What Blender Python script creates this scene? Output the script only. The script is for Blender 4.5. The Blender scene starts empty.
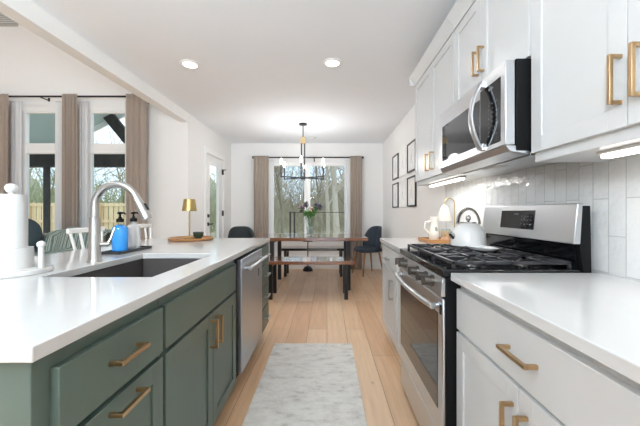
import bpy, bmesh, math, random
from mathutils import Vector, Matrix

C = bpy.context.scene
COL = C.collection
R = math.radians
PI = math.pi

# ------------------------------------------------------------------ camera
EYE = 1.164
cam = bpy.data.cameras.new('camera')
cam.sensor_width = 36.0
cam.sensor_fit = 'HORIZONTAL'
cam.lens = 36.0 * 312.0 / 640.0
cam.shift_x = -7.0 / 640.0
cam.shift_y = -1.0 / 640.0
cam.clip_start = 0.02
cam.clip_end = 400
cam_o = bpy.data.objects.new('camera', cam)
cam_o.location = (0, 0, EYE)
cam_o.rotation_euler = (PI / 2, 0, 0)
COL.objects.link(cam_o)
C.camera = cam_o

# ------------------------------------------------------------------ world
W = bpy.data.worlds.new('sky')
C.world = W
W.use_nodes = True
wn = W.node_tree
wn.nodes.clear()
w_out = wn.nodes.new('ShaderNodeOutputWorld')
w_bg = wn.nodes.new('ShaderNodeBackground')
w_tc = wn.nodes.new('ShaderNodeTexCoord')
w_no = wn.nodes.new('ShaderNodeTexNoise')
w_no.inputs['Scale'].default_value = 3.0
w_no.inputs['Detail'].default_value = 5.0
w_cr = wn.nodes.new('ShaderNodeValToRGB')
w_cr.color_ramp.elements[0].position = 0.36
w_cr.color_ramp.elements[0].color = (0.27, 0.36, 0.47, 1)
w_cr.color_ramp.elements[1].position = 0.58
w_cr.color_ramp.elements[1].color = (0.40, 0.43, 0.47, 1)
wn.links.new(w_tc.outputs['Generated'], w_no.inputs['Vector'])
wn.links.new(w_no.outputs['Fac'], w_cr.inputs['Fac'])
wn.links.new(w_cr.outputs['Color'], w_bg.inputs['Color'])
wn.links.new(w_bg.outputs['Background'], w_out.inputs['Surface'])
w_bg.inputs['Strength'].default_value = 3.1

# ------------------------------------------------------------------ exposure
C.view_settings.view_transform = 'Standard'
C.view_settings.look = 'None'
C.view_settings.exposure = 0.24
C.view_settings.gamma = 1.0
C.view_settings.use_curve_mapping = False
DOWNLIGHT_W = 2.2
LIVING_W = 15.0
UNDERCAB_W = 0.75
BULB_W = 4.2
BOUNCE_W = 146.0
try:
    C.cycles.use_denoising = True
    C.cycles.max_bounces = 10
    C.cycles.diffuse_bounces = 10
    C.cycles.transparent_max_bounces = 24
    C.cycles.sample_clamp_indirect = 8.0
    C.cycles.caustics_reflective = False
    C.cycles.caustics_refractive = False
except Exception:
    pass


# ================================================================== materials
def lin(h):
    h = h.lstrip('#')
    out = []
    for i in (0, 2, 4):
        c = int(h[i:i + 2], 16) / 255.0
        out.append(c / 12.92 if c <= 0.04045 else ((c + 0.055) / 1.055) ** 2.4)
    return (out[0], out[1], out[2], 1.0)


def new_mat(name):
    m = bpy.data.materials.new(name)
    m.use_nodes = True
    nt = m.node_tree
    return m, nt, nt.nodes['Principled BSDF']


def mix_col(nt, fac, a, b):
    n = nt.nodes.new('ShaderNodeMix')
    n.data_type = 'RGBA'
    for sock, v in ((n.inputs[0], fac), (n.inputs[6], a), (n.inputs[7], b)):
        if hasattr(v, 'is_linked'):
            nt.links.new(v, sock)
        else:
            sock.default_value = v
    return n.outputs[2]


def noise(nt, vec, scale, detail=3.0, rough=0.5):
    n = nt.nodes.new('ShaderNodeTexNoise')
    n.inputs['Scale'].default_value = scale
    n.inputs['Detail'].default_value = detail
    n.inputs['Roughness'].default_value = rough
    if vec is not None:
        nt.links.new(vec, n.inputs['Vector'])
    return n.outputs['Fac']


def ocoord(nt, scale=(1, 1, 1), rot=(0, 0, 0)):
    t = nt.nodes.new('ShaderNodeTexCoord')
    mp = nt.nodes.new('ShaderNodeMapping')
    mp.inputs['Scale'].default_value = scale
    mp.inputs['Rotation'].default_value = rot
    nt.links.new(t.outputs['Object'], mp.inputs['Vector'])
    return mp.outputs['Vector']


def ramp(nt, fac, stops):
    n = nt.nodes.new('ShaderNodeValToRGB')
    cr = n.color_ramp
    while len(cr.elements) < len(stops):
        cr.elements.new(0.5)
    for e, (p, c) in zip(cr.elements, stops):
        e.position = p
        e.color = c
    nt.links.new(fac, n.inputs['Fac'])
    return n.outputs['Color']


def bump(nt, bsdf, height, strength=0.2, dist=0.01):
    b = nt.nodes.new('ShaderNodeBump')
    b.inputs['Strength'].default_value = strength
    b.inputs['Distance'].default_value = dist
    nt.links.new(height, b.inputs['Height'])
    nt.links.new(b.outputs['Normal'], bsdf.inputs['Normal'])


def pbr(name, hexcol, rough=0.5, metal=0.0, var=0.04, scale=12.0, stretch=(1, 1, 1), bmp=0.0, spec=None, emit=None):
    """plain surface with a slight procedural variation of its colour"""
    m, nt, b = new_mat(name)
    c = lin(hexcol)
    v = ocoord(nt, stretch)
    f = noise(nt, v, scale)
    d = tuple(max(0, x * (1 - var)) for x in c[:3]) + (1,)
    l = tuple(min(1, x * (1 + var)) for x in c[:3]) + (1,)
    nt.links.new(mix_col(nt, f, d, l), b.inputs['Base Color'])
    b.inputs['Roughness'].default_value = rough
    b.inputs['Metallic'].default_value = metal
    if spec is not None:
        b.inputs['Specular IOR Level'].default_value = spec
    if bmp:
        bump(nt, b, f, bmp, 0.004)
    if emit:
        b.inputs['Emission Color'].default_value = lin(emit[0])
        b.inputs['Emission Strength'].default_value = emit[1]
    return m


def glassy(name, tint='ffffff', refl=0.06, rough=0.0, flat=None):
    """thin pane: transparent with a mirror sheen that grows at grazing angles"""
    m = bpy.data.materials.new(name)
    m.use_nodes = True
    nt = m.node_tree
    nt.nodes.clear()
    out = nt.nodes.new('ShaderNodeOutputMaterial')
    tr = nt.nodes.new('ShaderNodeBsdfTransparent')
    tr.inputs['Color'].default_value = lin(tint)
    gl = nt.nodes.new('ShaderNodeBsdfGlossy')
    gl.inputs['Roughness'].default_value = rough
    fr = nt.nodes.new('ShaderNodeFresnel')
    fr.inputs['IOR'].default_value = 1.0 + refl * 6
    mx = nt.nodes.new('ShaderNodeMixShader')
    if flat is None:
        nt.links.new(fr.outputs['Fac'], mx.inputs['Fac'])
    else:
        mx.inputs['Fac'].default_value = flat
    nt.links.new(tr.outputs['BSDF'], mx.inputs[1])
    nt.links.new(gl.outputs['BSDF'], mx.inputs[2])
    nt.links.new(mx.outputs['Shader'], out.inputs['Surface'])
    return m


def cloth(name, hexcol, transl=0.3, transp=0.0, weave=260.0):
    m = bpy.data.materials.new(name)
    m.use_nodes = True
    nt = m.node_tree
    nt.nodes.clear()
    out = nt.nodes.new('ShaderNodeOutputMaterial')
    c = lin(hexcol)
    v = ocoord(nt, (1, 1, 0.25))
    f = noise(nt, v, weave, 2.0)
    colr = mix_col(nt, f, tuple(x * 0.86 for x in c[:3]) + (1,), tuple(min(1, x * 1.1) for x in c[:3]) + (1,))
    d = nt.nodes.new('ShaderNodeBsdfDiffuse')
    t = nt.nodes.new('ShaderNodeBsdfTranslucent')
    nt.links.new(colr, d.inputs['Color'])
    nt.links.new(colr, t.inputs['Color'])
    mx = nt.nodes.new('ShaderNodeMixShader')
    mx.inputs['Fac'].default_value = transl
    nt.links.new(d.outputs['BSDF'], mx.inputs[1])
    nt.links.new(t.outputs['BSDF'], mx.inputs[2])
    last = mx
    if transp > 0:
        tr = nt.nodes.new('ShaderNodeBsdfTransparent')
        m2 = nt.nodes.new('ShaderNodeMixShader')
        m2.inputs['Fac'].default_value = transp
        nt.links.new(mx.outputs['Shader'], m2.inputs[1])
        nt.links.new(tr.outputs['BSDF'], m2.inputs[2])
        last = m2
    nt.links.new(last.outputs['Shader'], out.inputs['Surface'])
    return m


def emitter(name, hexcol, strength):
    m = bpy.data.materials.new(name)
    m.use_nodes = True
    nt = m.node_tree
    nt.nodes.clear()
    out = nt.nodes.new('ShaderNodeOutputMaterial')
    e = nt.nodes.new('ShaderNodeEmission')
    e.inputs['Color'].default_value = lin(hexcol)
    e.inputs['Strength'].default_value = strength
    nt.links.new(e.outputs['Emission'], out.inputs['Surface'])
    return m


def wood_floor():
    m, nt, b = new_mat('oak plank floor')
    t = nt.nodes.new('ShaderNodeTexCoord')
    sp = nt.nodes.new('ShaderNodeSeparateXYZ')
    nt.links.new(t.outputs['Object'], sp.inputs[0])
    cb = nt.nodes.new('ShaderNodeCombineXYZ')
    nt.links.new(sp.outputs['Y'], cb.inputs['X'])
    nt.links.new(sp.outputs['X'], cb.inputs['Y'])
    br = nt.nodes.new('ShaderNodeTexBrick')
    br.offset = 0.37
    br.inputs['Scale'].default_value = 1.0
    br.inputs['Brick Width'].default_value = 1.55
    br.inputs['Row Height'].default_value = 0.185
    br.inputs['Mortar Size'].default_value = 0.0016
    br.inputs['Mortar Smooth'].default_value = 0.1
    br.inputs['Color1'].default_value = lin('efcfac')
    br.inputs['Color2'].default_value = lin('dcb189')
    br.inputs['Mortar'].default_value = lin('8f6a4c')
    nt.links.new(cb.outputs[0], br.inputs['Vector'])
    mp = nt.nodes.new('ShaderNodeMapping')
    mp.inputs['Scale'].default_value = (1, 14, 1)
    nt.links.new(cb.outputs[0], mp.inputs['Vector'])
    g = noise(nt, mp.outputs[0], 2.2, 6.0, 0.6)
    gr = ramp(nt, g, [(0.3, (0.88, 0.85, 0.82, 1)), (0.7, (1.06, 1.06, 1.06, 1))])
    mm = nt.nodes.new('ShaderNodeMix')
    mm.data_type = 'RGBA'
    mm.blend_type = 'MULTIPLY'
    mm.inputs[0].default_value = 1.0
    nt.links.new(br.outputs['Color'], mm.inputs[6])
    nt.links.new(gr, mm.inputs[7])
    # a few knots
    vo = nt.nodes.new('ShaderNodeTexVoronoi')
    vo.inputs['Scale'].default_value = 1.7
    mp2 = nt.nodes.new('ShaderNodeMapping')
    mp2.inputs['Scale'].default_value = (0.8, 1.5, 1)
    nt.links.new(cb.outputs[0], mp2.inputs['Vector'])
    nt.links.new(mp2.outputs[0], vo.inputs['Vector'])
    kf = ramp(nt, vo.outputs['Distance'], [(0.012, (1, 1, 1, 1)), (0.04, (0, 0, 0, 1))])
    c2 = mix_col(nt, kf, mm.outputs[2], lin('6b4a33'))
    nt.links.new(c2, b.inputs['Base Color'])
    b.inputs['Roughness'].default_value = 0.30
    bump(nt, b, br.outputs['Fac'], -0.15, 0.002)
    return m


def tile_wall():
    m, nt, b = new_mat('glossy white stacked tile')
    t = nt.nodes.new('ShaderNodeTexCoord')
    sp = nt.nodes.new('ShaderNodeSeparateXYZ')
    nt.links.new(t.outputs['Object'], sp.inputs[0])
    cb = nt.nodes.new('ShaderNodeCombineXYZ')
    ad = nt.nodes.new('ShaderNodeMath')
    ad.operation = 'ADD'
    ad.inputs[1].default_value = -0.018
    nt.links.new(sp.outputs['Z'], ad.inputs[0])
    nt.links.new(ad.outputs[0], cb.inputs['X'])
    nt.links.new(sp.outputs['Y'], cb.inputs['Y'])
    br = nt.nodes.new('ShaderNodeTexBrick')
    br.offset = 0.5
    br.inputs['Scale'].default_value = 1.0
    br.inputs['Brick Width'].default_value = 0.30
    br.inputs['Row Height'].default_value = 0.074
    br.inputs['Mortar Size'].default_value = 0.0016
    br.inputs['Mortar Smooth'].default_value = 0.2
    br.inputs['Color1'].default_value = lin('e9e9e7')
    br.inputs['Color2'].default_value = lin('dededc')
    br.inputs['Mortar'].default_value = lin('c2c2bf')
    nt.links.new(cb.outputs[0], br.inputs['Vector'])
    nt.links.new(br.outputs['Color'], b.inputs['Base Color'])
    b.inputs['Roughness'].default_value = 0.08
    n1 = noise(nt, t.outputs['Object'], 22.0, 2.0)
    sub = nt.nodes.new('ShaderNodeMath')
    sub.operation = 'SUBTRACT'
    nt.links.new(n1, sub.inputs[0])
    nt.links.new(br.outputs['Fac'], sub.inputs[1])
    bump(nt, b, sub.outputs[0], 0.6, 0.008)
    return m


def rug_mat():
    m, nt, b = new_mat('mottled grey rug')
    v = ocoord(nt, (1, 2.2, 1))
    a = noise(nt, v, 8.0, 8.0, 0.72)
    c = ramp(nt, a, [(0.34, lin('bcb6ae')), (0.42, lin('dcd6cd')), (0.58, lin('eeeae2')), (0.72, lin('dad5cc'))])
    v2 = ocoord(nt, (1, 1, 1))
    a2 = noise(nt, v2, 160.0, 2.0)
    c2 = mix_col(nt, 0.12, c, ramp(nt, a2, [(0.3, (0.3, 0.3, 0.3, 1)), (0.7, (0.9, 0.9, 0.9, 1))]))
    nt.links.new(c2, b.inputs['Base Color'])
    b.inputs['Roughness'].default_value = 0.95
    bump(nt, b, a2, 0.4, 0.004)
    return m


def striped_throw():
    m, nt, b = new_mat('grey green striped throw')
    v = ocoord(nt, (1, 1, 1), (0, R(20), R(35)))
    wv = nt.nodes.new('ShaderNodeTexWave')
    wv.inputs['Scale'].default_value = 9.0
    wv.inputs['Distortion'].default_value = 1.5
    nt.links.new(v, wv.inputs['Vector'])
    c = ramp(nt, wv.outputs['Fac'], [(0.1, lin('5f6f69')), (0.5, lin('84938c')), (0.8, lin('c3cac4')), (0.95, lin('74837c'))])
    nt.links.new(c, b.inputs['Base Color'])
    b.inputs['Roughness'].default_value = 0.95
    return m


def plank_wood(name, dark, light, rough=0.3, axis_scale=(3, 30, 30), coat=0.0):
    m, nt, b = new_mat(name)
    v = ocoord(nt, axis_scale)
    a = noise(nt, v, 1.0, 6.0, 0.6)
    b.inputs['Coat Weight'].default_value = coat
    b.inputs['Coat Roughness'].default_value = 0.04
    b.inputs['Coat IOR'].default_value = 1.9
    nt.links.new(ramp(nt, a, [(0.3, lin(dark)), (0.7, lin(light))]), b.inputs['Base Color'])
    b.inputs['Roughness'].default_value = rough
    return m


def steel_mat(name, hexcol='cfd0d2', rough=0.33, stretch=(1, 1, 90)):
    m, nt, b = new_mat(name)
    v = ocoord(nt, stretch)
    a = noise(nt, v, 8.0, 3.0)
    c = lin(hexcol)
    nt.links.new(mix_col(nt, a, tuple(x * 0.93 for x in c[:3]) + (1,), c), b.inputs['Base Color'])
    b.inputs['Metallic'].default_value = 1.0
    b.inputs['Roughness'].default_value = rough
    return m


def ground_mat():
    m, nt, b = new_mat('dry winter ground')
    v = ocoord(nt)
    a = noise(nt, v, 0.7, 8.0, 0.7)
    nt.links.new(ramp(nt, a, [(0.3, lin('b3a78e')), (0.5, lin('d6c8ae')), (0.7, lin('e6dcca'))]), b.inputs['Base Color'])
    b.inputs['Roughness'].default_value = 1.0
    return m


M = {}
M['wall'] = pbr('wall paint', 'ebeae8', 0.85, var=0.01)
M['ceiling'] = pbr('ceiling paint', 'ebeff3', 0.9, var=0.01, bmp=0.05, scale=90)
M['trim'] = pbr('white trim paint', 'eeeeec', 0.4, var=0.01)
M['floor'] = wood_floor()
M['tile'] = tile_wall()
M['cab_white'] = pbr('white cabinet paint', 'cbcbca', 0.32, var=0.01)
M['cab_inside'] = pbr('white cabinet interior', 'e9e8e5', 0.5, var=0.01)
M['cab_green'] = pbr('sage green cabinet paint', '58675f', 0.38, var=0.02)
M['quartz'] = pbr('white quartz', 'cfcecc', 0.10, var=0.025, scale=9)
M['brass'] = pbr('brushed brass', 'c2a27a', 0.30, 1.0, var=0.05, scale=60)
M['gold'] = pbr('satin gold', 'b79f68', 0.42, 1.0, var=0.03)
M['steel'] = steel_mat('brushed stainless steel')
M['steel_d'] = steel_mat('dishwasher stainless', 'c3c9d2', 0.36)
M['nickel'] = pbr('brushed nickel', 'bdbbb7', 0.32, 1.0, var=0.03, scale=80)
M['chrome'] = pbr('polished chrome', 'b9b6b1', 0.2, 1.0, var=0.01)
M['black_metal'] = pbr('black powder coated steel', '26272a', 0.4, 0.3, var=0.05)
M['black_gloss'] = pbr('black gloss enamel', '0e0f11', 0.10, var=0.05)
M['black_matte'] = pbr('matte black plastic', '0b0c0d', 0.55, var=0.05, spec=0.2)
M['iron'] = pbr('cast iron', '454548', 0.34, 0.8, var=0.1, scale=80, bmp=0.1)
M['dark_glass'] = pbr('dark oven glass', '14161a', 0.04, var=0.02, spec=0.6)
M['sink'] = pbr('dark grey composite', '4d4846', 0.4, var=0.08, scale=120)
M['rug'] = rug_mat()
M['walnut'] = plank_wood('reddish walnut', '6f4a36', '936146', 0.12, coat=1.0)
M['black_lacquer'] = plank_wood('black lacquered wood', '222327', '2f3035', 0.12, coat=1.0)
M['tray_wood'] = plank_wood('warm wood tray', '9c6a3c', 'c08c56', 0.4)
M['leg_wood'] = plank_wood('tan turned wood', '8a5c38', 'a97a50', 0.45, (30, 30, 3))
M['velvet_navy'] = pbr('dark navy upholstery', '27323e', 0.6, var=0.12, scale=30)
M['velvet_grey'] = pbr('charcoal upholstery', '33393b', 0.8, var=0.1, scale=30)
M['curtain'] = cloth('taupe linen curtain', 'c0b2a6', 0.3)
M['sheer'] = cloth('white sheer curtain', 'fbfbfd', 0.4, 0.15)
M['pane'] = glassy('window glass', 'fafdfc', flat=0.0012)
M['vessel'] = glassy('clear vessel glass', 'f4f8f8', 0.0, flat=0.07)
M['bell'] = cloth('frosted bell glass', 'f6f1ea', 0.5, 0.35)
M['white_plastic'] = pbr('white plastic', 'd3d2cf', 0.35, var=0.01)
M['white_paint'] = pbr('white painted wood', 'efeeeb', 0.4, var=0.015)
M['paper'] = pbr('white paper towel', 'cfcecb', 0.95, var=0.02, scale=90, bmp=0.15)
M['marble'] = pbr('white marble', 'cfcdca', 0.2, var=0.04, scale=7)
M['enamel'] = pbr('white enamel', 'e6e4e0', 0.14, var=0.01)
M['ceramic'] = pbr('cream ceramic', 'ece6da', 0.25, var=0.03)
M['sage_mark'] = pbr('sage glaze', '8b9c86', 0.3, var=0.1)
M['wax'] = pbr('peach candle wax', 'edc49a', 0.4, var=0.04)
M['pink_stone'] = pbr('peach stone', 'd9a886', 0.35, var=0.1)
M['blue_soap'] = pbr('blue soap', '3a9bee', 0.08, var=0.12, scale=30)
M['clear_soap'] = cloth('clear soap bottle', 'eef2f4', 0.4, 0.6, 20)
M['slate'] = pbr('dark slate', '2c2d31', 0.4, var=0.12)
M['green_ceramic'] = pbr('dark green ceramic', '2c4239', 0.2, var=0.08)
M['throw'] = striped_throw()
M['sofa'] = pbr('grey sofa fabric', 'a3a5a2', 0.95, var=0.05, scale=90)
M['cushion'] = pbr('dark teal cushion', '39474c', 0.95, var=0.12, scale=60)
M['stem'] = pbr('flower stem green', '4f8a34', 0.5, var=0.2, scale=40)
M['petal_purple'] = pbr('purple petals', '7d5580', 0.6, var=0.25, scale=60)
M['petal_dark'] = pbr('dark violet petals', '564a68', 0.6, var=0.25, scale=60)
M['petal_cream'] = pbr('cream petals', 'e6cfc6', 0.6, var=0.1, scale=60)
M['paper_art'] = pbr('white mat board', 'efefed', 0.7, var=0.01)
M['art_line'] = pbr('faint grey drawing', 'c3c3c1', 0.8, var=0.1)
M['lamp_on'] = emitter('lit diffuser', 'fff6ea', 9.0)
M['bulb_on'] = emitter('lit candle bulb', 'ffe9c8', 14.0)
M['bar_on'] = emitter('lit light bar', 'fffaf2', 6.0)
M['mark'] = pbr('printed pale marks', '5c5f63', 0.4, var=0.02)
M['ground'] = ground_mat()
M['knob'] = pbr('dark brushed nickel', '6d6761', 0.38, 1.0, var=0.05, scale=60)
M['pale_wood'] = plank_wood('pale wood', 'b59c72', 'd2bb90', 0.5)
M['bark'] = pbr('grey bark', 'bcb4a6', 0.95, var=0.25, scale=14, stretch=(1, 1, 0.3))
M['bark_dark'] = pbr('brown bark', '8e8474', 0.95, var=0.25, scale=14, stretch=(1, 1, 0.3))
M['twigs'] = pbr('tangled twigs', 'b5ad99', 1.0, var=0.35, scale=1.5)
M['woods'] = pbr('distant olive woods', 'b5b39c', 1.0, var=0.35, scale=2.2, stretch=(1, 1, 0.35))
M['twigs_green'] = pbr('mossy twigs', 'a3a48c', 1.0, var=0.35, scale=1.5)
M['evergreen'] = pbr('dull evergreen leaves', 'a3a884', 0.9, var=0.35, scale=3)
M['fence_wood'] = plank_wood('new fence wood', 'd8bf95', 'ecd8b2', 0.8, (8, 8, 1))
M['patio_dark'] = plank_wood('dark stained timber', '2e2a27', '44403c', 0.7, (6, 6, 2))
M['patio_roof'] = pbr('pale blue green soffit', 'c3d3cf', 0.8, var=0.02)
M['concrete'] = pbr('patio concrete', 'b5b2ac', 0.9, var=0.08, scale=4)
M['vent'] = pbr('grey register enamel', 'b4b4b0', 0.5, var=0.03)


# ================================================================== mesh helpers
OFF = {}


class MB:
    def __init__(s):
        s.bm = bmesh.new()

    def box(s, x0, x1, y0, y1, z0, z1):
        x0, x1 = min(x0, x1), max(x0, x1)
        y0, y1 = min(y0, y1), max(y0, y1)
        z0, z1 = min(z0, z1), max(z0, z1)
        v = [s.bm.verts.new(p) for p in ((x0, y0, z0), (x1, y0, z0), (x1, y1, z0), (x0, y1, z0),
                                         (x0, y0, z1), (x1, y0, z1), (x1, y1, z1), (x0, y1, z1))]
        for f in ((0, 3, 2, 1), (4, 5, 6, 7), (0, 1, 5, 4), (1, 2, 6, 5), (2, 3, 7, 6), (3, 0, 4, 7)):
            s.bm.faces.new([v[i] for i in f])
        return s

    def beam(s, p0, p1, w, h, up=(0, 0, 1)):
        """rectangular bar from p0 to p1"""
        p0, p1 = Vector(p0), Vector(p1)
        d = (p1 - p0).normalized()
        u = Vector(up)
        if abs(d.dot(u)) > 0.98:
            u = Vector((0, 1, 0))
        a = d.cross(u).normalized() * (w / 2)
        b = a.cross(d).normalized() * (h / 2)
        v = []
        for p in (p0, p1):
            for sa, sb in ((-1, -1), (1, -1), (1, 1), (-1, 1)):
                v.append(s.bm.verts.new(p + a * sa + b * sb))
        for f in ((0, 1, 2, 3), (7, 6, 5, 4), (0, 4, 5, 1), (1, 5, 6, 2), (2, 6, 7, 3), (3, 7, 4, 0)):
            s.bm.faces.new([v[i] for i in f])
        return s

    def prism(s, pts, axis, a0, a1):
        """polygon pts (2-D) extruded along axis: 'x' -> (y,z), 'y' -> (x,z), 'z' -> (x,y)"""
        def P(p, a):
            return {'x': (a, p[0], p[1]), 'y': (p[0], a, p[1]), 'z': (p[0], p[1], a)}[axis]
        lo = [s.bm.verts.new(P(p, a0)) for p in pts]
        hi = [s.bm.verts.new(P(p, a1)) for p in pts]
        n = len(pts)
        s.bm.faces.new(lo)
        s.bm.faces.new(hi)
        for i in range(n):
            s.bm.faces.new((lo[i], lo[(i + 1) % n], hi[(i + 1) % n], hi[i]))
        return s

    def tube(s, pts, r, n=10, cap=True, flat=1.0):
        pts = [Vector(p) for p in pts]
        rr = r if isinstance(r, (list, tuple)) else [r] * len(pts)
        t0 = (pts[1] - pts[0]).normalized()
        up = Vector((0, 0, 1)) if abs(t0.z) < 0.9 else Vector((0, 1, 0))
        nrm = t0.cross(up).normalized()
        rings = []
        for i, p in enumerate(pts):
            if i == 0:
                t = t0
            elif i == len(pts) - 1:
                t = (pts[i] - pts[i - 1]).normalized()
            else:
                t = ((pts[i + 1] - pts[i]).normalized() + (pts[i] - pts[i - 1]).normalized()).normalized()
            nrm = (nrm - t * nrm.dot(t)).normalized()
            bi = t.cross(nrm)
            rings.append([s.bm.verts.new(p + nrm * (math.cos(2 * PI * k / n) * rr[i]) +
                                         bi * (math.sin(2 * PI * k / n) * rr[i] * flat)) for k in range(n)])
        for a, b in zip(rings, rings[1:]):
            for k in range(n):
                s.bm.faces.new((a[k], a[(k + 1) % n], b[(k + 1) % n], b[k]))
        if cap:
            s.bm.faces.new(rings[0][::-1])
            s.bm.faces.new(rings[-1])
        return s

    def cyl(s, p0, p1, r0, r1=None, n=20):
        return s.tube([p0, p1], [r0, r0 if r1 is None else r1], n)

    def lathe(s, prof, c=(0, 0, 0), n=28, sx=1.0, sy=1.0, ang=0.0):
        c = Vector(c)
        ca, sa = math.cos(ang), math.sin(ang)
        rings = []
        for r, z in prof:
            if r < 1e-6:
                rings.append([s.bm.verts.new(c + Vector((0, 0, z)))])
            else:
                ring = []
                for k in range(n):
                    x, y = math.cos(2 * PI * k / n) * r * sx, math.sin(2 * PI * k / n) * r * sy
                    ring.append(s.bm.verts.new(c + Vector((x * ca - y * sa, x * sa + y * ca, z))))
                rings.append(ring)
        for a, b in zip(rings, rings[1:]):
            if len(a) == 1 and len(b) == 1:
                continue
            for k in range(n):
                k2 = (k + 1) % n
                if len(a) == 1:
                    s.bm.faces.new((a[0], b[k2], b[k]))
                elif len(b) == 1:
                    s.bm.faces.new((a[k], a[k2], b[0]))
                else:
                    s.bm.faces.new((a[k], a[k2], b[k2], b[k]))
        return s

    def ball(s, c, r, n=16, sx=1.0, sy=1.0, sz=1.0):
        pr = [(math.sin(PI * i / 10) * r, -math.cos(PI * i / 10) * r * sz) for i in range(11)]
        pr[0] = (0, pr[0][1])
        pr[-1] = (0, pr[-1][1])
        return s.lathe(pr, c, n, sx, sy)

    def grid(s, fn, nu, nv):
        """surface from fn(u,v), u,v in 0..1"""
        vs = [[s.bm.verts.new(fn(i / nu, j / nv)) for j in range(nv + 1)] for i in range(nu + 1)]
        for i in range(nu):
            for j in range(nv):
                s.bm.faces.new((vs[i][j], vs[i + 1][j], vs[i + 1][j + 1], vs[i][j + 1]))
        return s

    def xform(s, mat):
        bmesh.ops.transform(s.bm, matrix=mat, verts=s.bm.verts)
        return s

    def build(s, name, mat, parent=None, bevel=0.0, solid=0.0, subsurf=0, kind=None, seg=2, sharp=35):
        bm = s.bm
        if parent is not None:
            off = OFF.get(parent.name, Vector((0, 0, 0)))
            bmesh.ops.translate(bm, vec=-off, verts=bm.verts)
        bmesh.ops.recalc_face_normals(bm, faces=bm.faces)
        for e in bm.edges:
            if len(e.link_faces) == 2 and e.calc_face_angle(0.0) > R(sharp):
                e.smooth = False
        for f in bm.faces:
            f.smooth = True
        me = bpy.data.meshes.new(name)
        bm.to_mesh(me)
        bm.free()
        me.materials.append(mat)
        o = bpy.data.objects.new(name, me)
        COL.objects.link(o)
        if parent is not None:
            o.parent = parent
            OFF[o.name] = OFF.get(parent.name, Vector((0, 0, 0)))
        if solid:
            sm = o.modifiers.new('thick', 'SOLIDIFY')
            sm.thickness = solid
            sm.offset = 0
        if bevel:
            bv = o.modifiers.new('bevel', 'BEVEL')
            bv.width = bevel
            bv.segments = seg
            bv.limit_method = 'ANGLE'
            bv.angle_limit = R(40)
        if subsurf:
            sb = o.modifiers.new('sub', 'SUBSURF')
            sb.levels = subsurf
            sb.render_levels = subsurf
        if kind:
            o['kind'] = kind
        return o


def tag(o, label, cat, group=None):
    o['label'] = label
    o['category'] = cat
    if group:
        o['group'] = group
    return o


def thing(name, label, cat, loc=(0, 0, 0), rz=0.0, group=None):
    o = bpy.data.objects.new(name, None)
    o.empty_display_size = 0.1
    o.location = loc
    o.rotation_euler = (0, 0, rz)
    COL.objects.link(o)
    OFF[o.name] = Vector(loc) if rz == 0 else Vector((0, 0, 0))
    return tag(o, label, cat, group)


def copy_tree(o, parent=None):
    c = o.copy()
    COL.objects.link(c)
    if parent is not None:
        c.parent = parent
    for ch in list(o.children):
        copy_tree(ch, c)
    return c


def area(name, loc, size, power, rot=(0, 0, 0), shape='DISK', color=(0.95, 0.98, 1.0), parent=None, size_y=None):
    l = bpy.data.lights.new(name, 'AREA')
    l.shape = shape
    l.size = size
    if size_y:
        l.size_y = size_y
    l.energy = power
    l.color = color
    o = bpy.data.objects.new(name, l)
    o.location = loc
    o.rotation_euler = rot
    COL.objects.link(o)
    if parent is not None:
        o.location = Vector(loc) - OFF.get(parent.name, Vector((0, 0, 0)))
        o.parent = parent
    return o


# ================================================================== the setting
XR = 1.145          # right wall
XL = -1.96          # kitchen side of the left wall
XB = -2.075         # living room side of the left wall
YE = 6.37           # dining end wall
YL = 4.55           # living room end wall
ZC = 2.563          # kitchen ceiling
ZV = 4.6            # living room ceiling

MB().box(-6.6, XR + 0.1, -3.0, 4.7, -0.06, 0).box(XB, XR + 0.1, 4.7, YE + 0.1, -0.06, 0).build('floor', M['floor'], kind='structure')
MB().box(XL, XR + 0.1, -3.0, YE + 0.12, ZC, ZC + 0.1).build('ceiling', M['ceiling'], kind='structure')
MB().box(XR, XR + 0.12, -3.0, YE + 0.12, 0, ZC).build('wall_right', M['wall'], kind='structure')

# dining end wall with a double window opening
WX0, WX1, WZ0, WZ1 = -1.21, 0.47, 0.66, 2.17
w = MB()
w.box(XB, WX0, YE, YE + 0.12, 0, ZC).box(WX1, XR, YE, YE + 0.12, 0, ZC)
w.box(WX0, WX1, YE, YE + 0.12, 0, WZ0).box(WX0, WX1, YE, YE + 0.12, WZ1, ZC)
w.build('wall_end', M['wall'], kind='structure')

# left wall from the living room corner to the dining end, with the door opening
DY0, DY1, DZ = 5.06, 5.86, 2.13
w = MB()
w.box(XB, XL, 4.4, DY0, 0, ZC).box(XB, XL, DY1, YE, 0, ZC).box(XB, XL, DY0, DY1, DZ, ZC)
w.build('wall_left', M['wall'], kind='structure')
# dropped header over the opening to the living room, and the wall above it
MB().box(XB, XL, -3.0, 4.4, 2.43, ZV).build('wall_header', M['trim'], kind='structure')

# living room end wall with two tall windows
LW = [(-4.455, -3.79), (-3.505, -2.825)]
LZ0, LZ1 = 0.62, 2.68
w = MB()
w.box(-6.5, LW[0][0], YL, YL + 0.06, 0, ZV).box(LW[0][1], LW[1][0], YL, YL + 0.06, 0, ZV)
w.box(LW[1][1], XB, YL, YL + 0.06, 0, ZV)
for a, b in LW:
    w.box(a, b, YL, YL + 0.06, 0, LZ0).box(a, b, YL, YL + 0.06, LZ1, ZV)
w.build('wall_living', M['wall'], kind='structure')
MB().box(-6.62, -6.5, -3.0, YL + 0.14, 0, ZV).build('wall_far_left', M['wall'], kind='structure')
MB().box(-6.62, XB, -3.0, YL + 0.14, ZV, ZV + 0.1).build('ceiling_living', M['ceiling'], kind='structure')

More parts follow.
